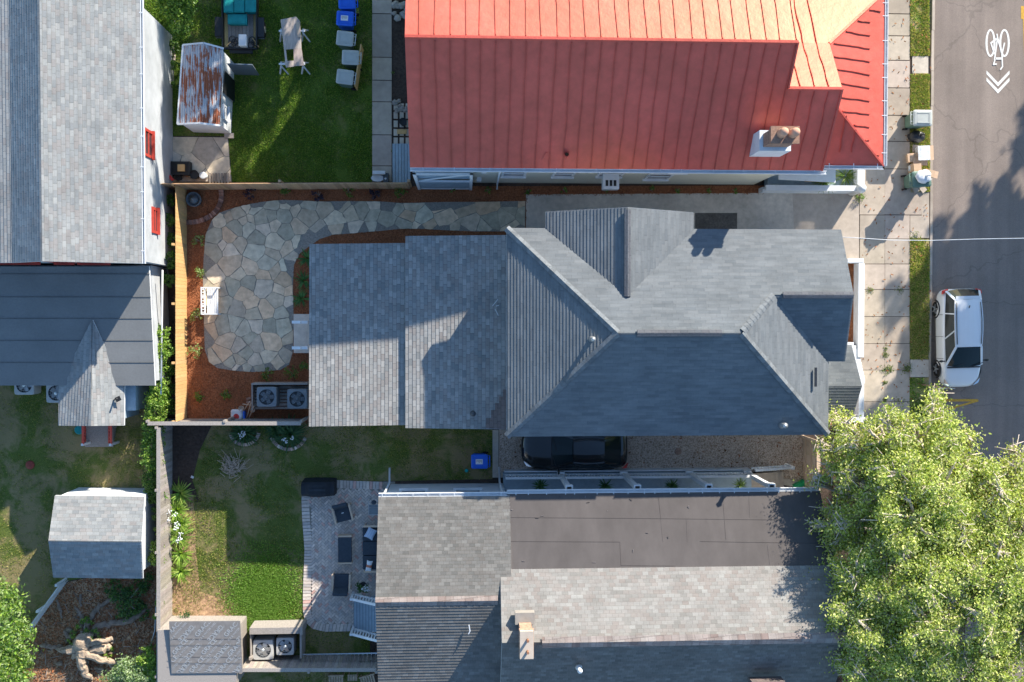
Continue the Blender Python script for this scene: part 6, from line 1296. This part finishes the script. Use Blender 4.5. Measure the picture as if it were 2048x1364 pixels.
# ================================================================ cars
def car(name, label, loc, rz, L, W, Hh, pm_, suv=True):
    r=root(name,label,'car',loc,None,rz); O=Vector((0,0,0)); k=W/2; bh=1.0 if suv else .88
    st=[(-.5,.36,.54,.34),(-.493,.54,.63,.30),(-.476,.70,.72,.26),(-.442,.84,.82,.22),(-.375,.94,.91,.2),(-.27,.985,.985,.2),(-.20,.99,1.01,.2),(-.05,1,1.03,.2),(.12,1,1.05,.2),(.28,.99,1.06,.2),(.38,.975,1.06,.22),(.43,.95,1.04,.25),(.465,.87,.98,.28),(.488,.75,.86,.32),(.5,.58,.70,.36)]
    rs=[]
    for (t,w_,h_,zb) in st:
        w2=k*w_; h2=h_*bh; row=[(w2*.80,zb),(w2*.97,zb+.05),(w2*1.0,zb+(h2-zb)*.35),(w2*.985,zb+(h2-zb)*.62),(w2*.965,zb+(h2-zb)*.82),(w2*.90,h2-.035),(w2*.80,h2-.005),(w2*.45,h2+.015)]
        row=row+[(0,h2+.02)]+[(-x,z) for x,z in reversed(row)]; rs.append([Vector((x,t*L,z)) for x,z in row])
    mb=MB(); mb.ring(rs,sm=True,cap0=True,cap1=True); body=mb.build('body',pm_,r,O)
    s=body.modifiers.new('smooth','SUBSURF'); s.levels=1; s.render_levels=1
    # greenhouse
    def loop(ts,ws,z,dz=0): return ts,ws,z
    yw0,yw1=(-.27,-.085) if suv else (-.20,-.03); yr1,yr0=(.385,.475) if suv else (.26,.42); zb_=bh*1.03; zr__=Hh
    def roofpt(a,b): # a -1..1 across, b 0..1 front-rear
        y=(yw1+(yr1-yw1)*b)*L; w_=k*(.655-.05*(2*b-1)**2 if suv else .62-.05*(2*b-1)**2); return Vector((a*w_,y,zr__-.05*a*a-.05*(2*b-1.0)**2+.01))
    n=9; mb=MB()
    for i in range(6):
        for j in range(n): a0,a1=-1+i/3,-1+(i+1)/3; b0,b1=j/n,(j+1)/n; mb.face([roofpt(a0,b0),roofpt(a1,b0),roofpt(a1,b1),roofpt(a0,b1)],WH,0,True)
    mb.build('roof',pm_,r,O)
    def base(a,y,w_,z): return Vector((a*k*w_,y*L,z))
    gl=MB(); nW=6
    for i in range(nW):
        a0,a1=-1+2*i/nW,-1+2*(i+1)/nW; cf=lambda a:Vector((0,-.10*(1-a*a),0)); f0,f1=base(a0,yw0,.86,zb_)+cf(a0),base(a1,yw0,.86,zb_)+cf(a1); t0,t1=roofpt(a0,0)+cf(a0)*.4+Vector((0,0,-.01)),roofpt(a1,0)+cf(a1)*.4+Vector((0,0,-.01))
        gl.face([f0,f1,t1,t0],WH,0,True)
    gl.build('windscreen','carglass',r,O); gl=MB()
    for i in range(nW):
        a0,a1=-1+2*i/nW,-1+2*(i+1)/nW; cf=lambda a:Vector((0,.08*(1-a*a),0)); f0,f1=base(a0,yr0,.80,zb_)+cf(a0),base(a1,yr0,.80,zb_)+cf(a1); t0,t1=roofpt(a0,1)+Vector((0,0,-.02)),roofpt(a1,1)+Vector((0,0,-.02)); gl.face([f1,f0,t0,t1],WH,0,True)
    gl.build('rear_window','carglass',r,O)
    for sx in (-1,1):
        gl=MB(); m_=8
        for j in range(m_):
            b0,b1=j/m_,(j+1)/m_; yb=lambda b:(yw0+(yr0-yw0)*b); wb=lambda b:.86+.06*math.sin(PI*b)-.06*b; q=[base(sx,yb(b0),wb(b0),zb_),base(sx,yb(b1),wb(b1),zb_),roofpt(sx,b1)+Vector((0,0,-.01)),roofpt(sx,b0)+Vector((0,0,-.01))]; gl.face(q if sx>0 else q[::-1],WH,0,False)
        gl.build('side_windows','carglass',r,O)
        pb=MB(); pr=None
        for b in (.0,.36,.70,1.0):
            lo=base(sx,yw0+(yr0-yw0)*b,.86+.06*math.sin(PI*b)-.06*b,zb_)+Vector((sx*.006,0,0)); hi=roofpt(sx,b)+Vector((sx*.006,0,0)); pb.bar(lo,hi,.05 if 0<b<1 else .10,.03,(1,1,1),0 if b in (0,1.0) else 0)
        for j in range(m_): pb.bar(roofpt(sx,j/m_)+Vector((sx*.004,0,-.012)),roofpt(sx,(j+1)/m_)+Vector((sx*.004,0,-.012)),.06,.04)
        pb.build('pillars',pm_,r,O)
        if suv: rb_=MB(); rb_.tube([roofpt(sx*.93,b)+Vector((0,0,.035+.0*b)) for b in (.06,.3,.6,.94)],.018,6); rb_.build('roof_rail','black',r,O)
        mm=MB(); mm.blob((sx*(k+.10),yw0*L+.20,zb_+.03),(.10,.055,.07),10,6); mm.bar((sx*k*.9,yw0*L+.2,zb_),(sx*(k+.06),yw0*L+.2,zb_+.01),.05,.04); mm.build('wing_mirror','black',r,O)
        hl_=MB(); q=[Vector((sx*k*.82,-.452*L,bh*.76)),Vector((sx*k*.58,-.482*L,bh*.68)),Vector((sx*k*.56,-.468*L,bh*.745)),Vector((sx*k*.84,-.405*L,bh*.87))]; q=[p+Vector((sx*.02,-.01,.02)) for p in q]; hl_.slab(q,.03); hl_.build('headlight','chrome',r,O)
        tl=MB(); q=[Vector((sx*k*.93,.44*L,bh*1.0)),Vector((sx*k*.90,.476*L,bh*.99)),Vector((sx*k*.66,.492*L,bh*.99)),Vector((sx*k*.70,.478*L,bh*1.04))]; q=[p+Vector((sx*.02,.02,.02)) for p in q]; tl.slab(q,.14); tl.build('tail_light','redpl',r,O)
        for yy in (-.31,.30):
            wv=MB(); wr=.345; x=sx*(k-.02); wv.lathe((x-(.20 if sx>0 else 0),yy*L,wr),[(.2,0),(wr,.02),(wr,.18),(.24,.20)] if sx>0 else [(.24,0),(wr,.02),(wr,.18),(.2,.2)],24,axis='X'); wo=wv.build('wheel','tyre',r,O)
            rv=MB(); xo=sx*(k+.0)
            for s_ in range(5):
                a=2*PI*s_/5+.3; rv.bar((xo,yy*L+.04*math.cos(a),wr+.04*math.sin(a)),(xo,yy*L+.22*math.cos(a),wr+.22*math.sin(a)),.06,.03)
            rv.lathe((xo-.01,yy*L,wr),[(.06,0),(.05,.02)] if 1 else [],10,axis='X'); rv.build('rim','metal',wo,O)
            av=MB(); av.tube([(sx*(k*.985),yy*L+.40*math.cos(t),wr+.40*math.sin(t)) for t in [PI*j/12 for j in range(13)]],.035,6); av.build('wheel_arch','black' if suv else pm_,r,O)
    gb=MB(); gb.box((-k*.38,-.5*L,.42),(k*.38,-.49*L,.56)); gb.box((-k*.5,-.494*L,.28),(k*.5,-.48*L,.36)); gb.build('grille','black',r,O)
    if suv: sp=MB(); sp.box((-k*.58,yr1*L-.02,Hh-.10),(k*.58,yr1*L+.16,Hh-.07)); sp.build('spoiler',pm_,r,O); an=MB(); an.bar((0,.30*L,Hh-.02),(0,.325*L,Hh+.06),.03,.03); an.build('aerial','black',r,O)
    dg=MB()
    for yy in (-.20,.02,.24):
        for sx in (-1,1): dg.bar((sx*(k*1.0+.003),yy*L,.34),(sx*(k*.955+.006),yy*L,bh*.97),.018,.018)
    dg.bar((-k*.80,-.20*L,bh*1.035),(k*.80,-.20*L,bh*1.035),.02,.012); dg.build('panel_gaps','black',r,O)
    for sx in (-.5,.35): wp=MB(); wp.bar((k*sx,yw0*L-.06,zb_+.03),(k*(sx+.55),yw0*L+.10,zb_+.10),.025,.02); wp.build('wiper','black',r,O)
    ct_=MB(); ct_.box((-k*.8,yw0*L-.13,zb_-.02),(k*.8,yw0*L-.07,zb_+.0)); ct_.build('wiper_cowl','black',r,O)
    return r
q=P(1921,676,.6); car('parked_car','white compact estate car with black roof rails parked at the kerb',(q.x-.04,q.y,-.11),R(1.5),4.5,1.9,1.58,'carwhite')
q=P(1149,896,.5); car('parked_car','black saloon car half hidden under the grey roof edge',(q.x,q.y,.0),R(-90),4.75,1.84,1.38,'carblack',False)
# ================================================================ stump, roots, lower left greenery
r=root('tree_stump','large pale tree stump with broken limbs in the bare red dirt','tree stump',P(165,1300)); mb=MB(); b=P(165,1300)
def limb(pts,rad,m='stump',nm='limb',zz=None):
    mb=MB(); q=[P(u,v,z) for u,v,z in pts]; pp=[]; rr2=[]; n=5
    for k in range(len(q)-1):
        for j in range(n): t=j/n; pp.append(q[k].lerp(q[k+1],t)+Vector((random.gauss(0,.025),random.gauss(0,.025),random.gauss(0,.012)))); rr2.append((rad[k]+(rad[k+1]-rad[k])*t)*random.uniform(.82,1.1))
    pp.append(q[-1]); rr2.append(rad[-1]*.5); mb.tube(pp,rr2,9); o_=mb.build(nm,m,r)
    for vtx in o_.data.vertices: vtx.co+=Vector((random.gauss(0,1),random.gauss(0,1),random.gauss(0,1)))*.006
    for pl_ in o_.data.polygons: pl_.use_smooth=False
    return o_
mb.tube([P(165,1292,0),P(164,1285,.35),P(163,1275,.6)],[.5,.36,.22],10); mb.build('trunk','stump',r)
limb([(165,1290,.25),(140,1300,.3),(112,1297,.12)],[.28,.2,.08]); limb([(165,1295,.3),(162,1320,.35),(170,1345,.2),(186,1358,.05)],[.28,.22,.17,.08]); limb([(165,1300,.3),(200,1318,.25),(236,1326,.12)],[.24,.2,.1]); limb([(165,1288,.3),(195,1282,.3),(228,1280,.1)],[.2,.16,.1]); limb([(170,1290,.3),(176,1276,.35),(172,1262,.15)],[.3,.24,.1]); limb([(150,1290,.2),(152,1305,.3),(146,1318,.1)],[.2,.18,.08]); limb([(185,1296,.2),(205,1297,.25),(222,1290,.05)],[.22,.26,.12]); limb([(197,1300,.1),(202,1292,.4)],[.2,.12])
for pts,rad in (([(172,1262,.05),(178,1240,.08),(195,1215,.08),(222,1198,.06),(248,1182,.02)],[.14,.12,.1,.08,.04]),([(180,1268,.05),(195,1252,.1),(230,1246,.1),(262,1240,.1),(280,1226,.08),(304,1216,.02)],[.12,.14,.13,.17,.1,.04]),([(163,1255,.03),(163,1235,.06),(155,1220,.05),(148,1213,.02)],[.09,.09,.08,.04]),([(125,1235,.02),(118,1215,.05),(112,1198,.02)],[.05,.07,.04]),([(162,1212,.03),(162,1188,.08)],[.05,.07]),([(140,1280,.03),(130,1265,.05),(128,1262,.02)],[.1,.08,.04]),([(120,1297,.03),(95,1292,.05),(88,1290,.02)],[.1,.1,.04])):
    limb(pts,rad,'root','root')
def shrubby(name,label,u,v,z,lobes,n,size,cols,cat='shrub',group=None,stem=True,trunk=.05):
    b=P(u,v); r=root(name,label,cat,b,group); C=[]
    for (lu,lv,lz,lr) in lobes: c=P(lu,lv,lz); C.append(clump_pts((c.x,c.y,max(.1,lz-lr*.4)),(lr,lr,lr*.8),int(n*lr*lr/sum(x[3]**2 for x in lobes)),16,.16))
    leaves_obj('foliage','leaf',np.concatenate(C),size,cols,parent=r,off=tuple(b)).location=(0,0,0)
    mb=MB(); 
    for (lu,lv,lz,lr) in lobes: c=P(lu,lv,lz*.8); mb.tube([b,b.lerp(c,.5)+Vector((0,0,.15)),c],[trunk,trunk*.6,trunk*.25],6)
    mb.build('stems','bark',r); return r
YG=[(.14,.26,.03),(.22,.34,.05),(.30,.40,.07),(.09,.18,.03)]; MG=[(.05,.12,.02),(.09,.18,.035),(.14,.24,.05)]
shrubby('leafy_tree','tall leafy shrub filling the lower left corner','5' and 0,1300,3,[(5,1200,2.2,.9),(-10,1260,2.8,1.4),(20,1300,2.6,1.0),(0,1350,2.8,1.2),(30,1345,2.2,.7),(-40,1330,3,1.6),(40,1262,1.6,.5)],9000,.075,LG+YG,'shrub')
shrubby('leafy_shrub','pale leaved shrub at the bottom edge left of the grey fence',262,1380,0,[(255,1345,1.3,.8),(225,1365,1.2,.6),(290,1362,1.4,.8),(320,1375,1.2,.6)],4200,.06,[(.25,.32,.18),(.32,.40,.22),(.16,.25,.08)]); shrubby('leafy_shrub','bright green shrub against the foot of the grey fence',300,1340,0,[(300,1318,1.4,.55),(285,1335,1.2,.5),(315,1345,1.5,.5)],2000,.06,YG)
IV='climbing shrubs along the wire fence'
shrubby('climbing_shrub','bright climber at the corner of the white rear wall',322,690,0,[(322,665,1.6,.35),(320,700,1.6,.5),(316,735,1.5,.4)],2300,.05,YG,group=IV)
shrubby('climbing_shrub','yellow green climber just above the grey fence corner',316,800,0,[(316,770,1.6,.45),(312,800,1.6,.55),(310,830,1.5,.5)],2800,.05,YG,group=IV); shrubby('climbing_shrub','mixed green climber left of the grey fence corner',306,890,0,[(307,860,1.5,.5),(303,890,1.4,.5),(300,920,1.5,.5),(308,940,1.2,.4)],3200,.05,YG+MG,group=IV)
shrubby('climbing_shrub','dark ivy between the gambrel shed and grey fence',305,985,0,[(305,960,1.2,.5),(308,990,1.2,.45),(312,1030,1.2,.3)],2600,.05,MG,group=IV); shrubby('climbing_shrub','dark ivy in the gap behind the cedar fence',336,520,0,[(338,400,.9,.3),(339,440,1.0,.3),(338,480,.9,.3),(339,520,1.1,.35),(338,560,.9,.3)],2200,.05,MG,group=IV)
shrubby('climbing_shrub','dark ivy behind the lower part of the cedar fence',342,760,0,[(336,700,.8,.3),(338,740,1.0,.35),(340,780,.8,.3),(338,815,1.0,.35)],2000,.05,MG,group=IV); shrubby('climbing_shrub','small pale climber hanging over the grey fence beside the gambrel shed',313,1100,0,[(312,1090,1.3,.3),(311,1120,1.3,.35),(318,1060,1.2,.25)],1400,.05,YG+LG,group=IV); shrubby('climbing_shrub','small climber near the end of the pipe rail',320,1220,0,[(318,1205,1.2,.22),(317,1235,1.2,.25),(320,1180,1,.2)],800,.05,YG,group=IV)
shrubby('hedge','green hedge beside the trailer at the top edge',345,30,0,[(345,10,1.6,.7),(352,40,1.5,.6),(365,15,1.4,.6),(340,-20,1.7,.8),(358,62,1.0,.4)],4200,.06,YG+MG,'hedge'); shrubby('ground_ivy','low leafy ivy against the white wall by the rusty shed',350,110,0,[(348,90,.4,.3),(349,130,.35,.25),(347,170,.3,.2)],700,.05,MG,'ivy')
bush('shrub',373,1234,.35,.5,'dark leafy plant tucked behind the underlayment shed',cols=DK,n=150)
bush('shrub',1717,392,.22,.3,'small dry shrub at the corner of the white porch wall',n=90,size=.035,cols=LG); bush('shrub',1636,380,.2,.9,'sprig of leaves hanging over the white porch wall',n=60,size=.04)
# ================================================================ street trees
def tree(name, label, trunk, lobes, nl, size, cols, group=None, tr=.28, zt=3.0, seed=1, sub=.23):
    rr=random.Random(seed); b=P(*trunk) if len(trunk)==2 else Vector(trunk); b.z=0; r=root(name,label,'tree',b,group)
    mb=MB(); top=b+Vector((rr.uniform(-.3,.3),rr.uniform(-.3,.3),zt)); mb.tube([b,b+Vector((.03,0,.3)),b.lerp(top,.6),top],[tr*1.5,tr*1.1,tr*.9,tr*.8],10); mb.build('trunk','bark',r)
    lim=MB(); C=[]; tot=sum(l[1]**2 for l in lobes)
    for (c,lr) in lobes:
        c=Vector(c); mid=top.lerp(c,.5)+Vector((rr.uniform(-.3,.3),rr.uniform(-.3,.3),-.1)); ln=(c-top).length; r0=min(tr*.6,.05+.03*ln); lim.tube([top+Vector((0,0,-.1)),mid,c],[r0,r0*.65,r0*.35],7)
        n=int(nl*lr*lr/tot); K=max(6,int(n/130)); d=rand_unit(K); d[:,2]=d[:,2]*.75+.15; cen=np.array(c)+d*lr*rng.uniform(.25,1.0,(K,1))**.6*np.array([1,1,.75])
        for q in cen[:max(10,K//2)]:
            q=Vector(q); m2=c.lerp(q,.55)+Vector((rr.uniform(-.15,.15),rr.uniform(-.15,.15),rr.uniform(-.1,.15))); lim.tube([c-(c-top)*.12,m2,q],[r0*.5,r0*.3,.018],5,(1.6,1.55,1.5))
            for _ in range(2): lim.tube([m2,q+Vector((rr.gauss(0,.25),rr.gauss(0,.25),rr.gauss(0,.15)))],[.026,.010],4,(1.8,1.75,1.7))
        sp=rng.uniform(.5,1.15,(K,1)); idx=rng.integers(0,K,n); C.append(cen[idx]+rng.normal(size=(n,3))*sub*sp[idx]*np.array([1,1,.6]))
    lim.build('limbs','bark',r); C=np.concatenate(C); C=C[C[:,2]>1.5]
    leaves_obj('crown','leaf',C,size,cols,up=.7,asp=.5,parent=r,off=tuple(b),jit=.3).location=(0,0,0); return r
def LB(l):
    o=[]; rr_=random.Random(len(l))
    for u,v,z,r in l:
        z+=.6; c=P(u-4,v+9,z); o.append(((c.x,c.y,c.z+rr_.uniform(-.7,.3)),r*.70))
        for _ in range(5): a=rr_.uniform(0,2*PI); q=r*rr_.uniform(.85,1.2); o.append(((c.x+math.cos(a)*q,c.y+math.sin(a)*q,c.z-rr_.uniform(.2,1.2)),r*rr_.uniform(.22,.40)))
    return o
TC=[(.37,.45,.08),(.50,.54,.15),(.29,.36,.06),(.14,.21,.04),(.62,.60,.26),(.44,.49,.12),(.36,.40,.18)]
tree('street_tree','broad bright green street tree nearest the white car',(1838,1010),LB([(1712,888,5.0,1.1),(1670,925,4.8,.75),(1775,865,6.2,1.1),(1745,915,5.6,1.3),(1835,860,6.8,1.3),(1895,872,6.8,1.3),(1925,910,6.2,1.0),(1810,940,7.2,1.7),(1880,960,7.4,1.7),(1765,990,6.6,1.4),(1725,1040,6.0,1.1),(1830,1030,7.6,1.8),(1690,1065,5.6,.8),(1900,1040,7.4,1.5),(1700,1130,5.8,1.2),(1780,1110,7.0,1.5)]),62000,.060,TC,zt=3.2,tr=.3,seed=4)
tree('street_tree','street tree crown reaching the lower right corner, above the picket fence',(1838,1330),LB([(1675,1180,5.2,.9),(1720,1210,6.0,1.2),(1790,1190,7.2,1.6),(1860,1150,7.8,1.7),(1870,1240,8.0,1.9),(1770,1270,7.0,1.4),(1730,1330,5.6,.9),(1820,1340,7.4,1.7),(1910,1330,7.8,1.7),(1720,1375,5.4,.8)]),50000,.060,TC,zt=3.2,tr=.3,seed=9)
tree('street_tree','tree crown at the right edge, across the street from the tan roofed house',(2060,1120),LB([(1975,975,5.6,.8),(2020,940,5.8,.9),(2048,980,6.6,1.2),(1990,1050,7.4,1.7),(2060,1060,8.0,1.9),(1960,1130,7.8,1.7),(2030,1160,8.4,2.0),(1970,1230,8.0,1.7),(2050,1260,8.2,1.9),(1990,1330,8.0,1.8),(2070,1370,8,1.8),(2100,1150,8.5,2)]),62000,.060,TC,zt=3.4,tr=.34,seed=12)
# trees standing just outside the picture, whose shadows fall into it
def OL(c,n,R0,r0,r1,z0,z1,seed):
    rr=random.Random(seed); return [((c[0]+rr.gauss(0,R0),c[1]+rr.gauss(0,R0),rr.uniform(z0,z1)),rr.uniform(r0,r1)) for _ in range(n)]
tree('shade_tree','large tree beyond the right edge shading the road',(38,17,0),OL((37.5,17),26,2.6,1.8,2.8,6.5,10.0,3),42000,.18,TC,zt=4,tr=.4,seed=21)
tree('shade_tree','second large tree beyond the right edge shading the road',(42,25,0),OL((43,24),22,3,1.8,2.8,6.5,10,5),34000,.18,TC,zt=4,tr=.4,seed=22)
tree('shade_tree','third large tree beyond the right edge, south of the others',(37,8,0),OL((36,9),22,2.5,1.8,2.6,5,9,6),34000,.18,TC,zt=4,tr=.4,seed=23)
tree('shade_tree','fourth large tree beyond the right edge, nearest the road',(37,18.5,0),OL((36.3,17.8),24,1.9,1.6,2.6,6,9.5,16),42000,.18,TC,zt=4,tr=.4,seed=31)
tree('shade_tree','thin tree beyond the top edge dappling the north lawn',(1,27,0),OL((1,25.5),30,2.6,.7,1.5,5,9,7),22000,.13,TC,zt=3.5,tr=.25,seed=24)
tree('shade_tree','tree beyond the top edge behind the trailer',(-6,22,0),OL((-5,21),9,1.6,.7,1.3,3.5,7,8),3500,.13,TC,zt=3,tr=.2,seed=25)

shrubby('ground_ivy','leafy ivy growing round the pale tree stump',172,1262,0,[(160,1262,.4,.35),(186,1272,.4,.3),(145,1282,.35,.3),(170,1245,.3,.3),(215,1305,.2,.3)],900,.045,YG+MG,'ivy')
mb=MB(); rr=random.Random(8)
for _ in range(90):
    q=P(rr.uniform(60,310),rr.uniform(1170,1360)); 
    if not inside((q.x,q.y),XY([(140,1170),(312,1140),(312,1400),(30,1400),(60,1270)])): continue
    a=rr.uniform(0,PI); l=rr.uniform(.1,.5); mb.bar((q.x,q.y,.03),(q.x+math.cos(a)*l,q.y+math.sin(a)*l,.05),.03,.03,(rr.uniform(.6,1.6),)*3)
solo(mb,'wood_scraps','root','scattered twigs and wood scraps round the tree stump','twigs',kind='stuff')

shrubby('ground_ivy','dark ground ivy in the shade between the roots and the pipe rail',255,1205,0,[(240,1190,.12,.5),(262,1205,.12,.6),(275,1180,.12,.5),(250,1222,.1,.45),(285,1225,.1,.4),(225,1175,.1,.4),(290,1160,.15,.4)],2600,.05,DK+MG,'ivy')

mb=MB(); rr=random.Random(18)
for _ in range(34):
    q=P(170+rr.gauss(0,38),1300+rr.gauss(0,26)); mb.blob((q.x,q.y,.05),(rr.uniform(.06,.22),rr.uniform(.05,.14),rr.uniform(.05,.12)),6,4,c=(rr.uniform(.5,1.2),)*3,jit=.3,seed=_)
solo(mb,'stump_chunks','stump','broken pale wood chunks strewn round the tree stump','wood chunks',kind='stuff')
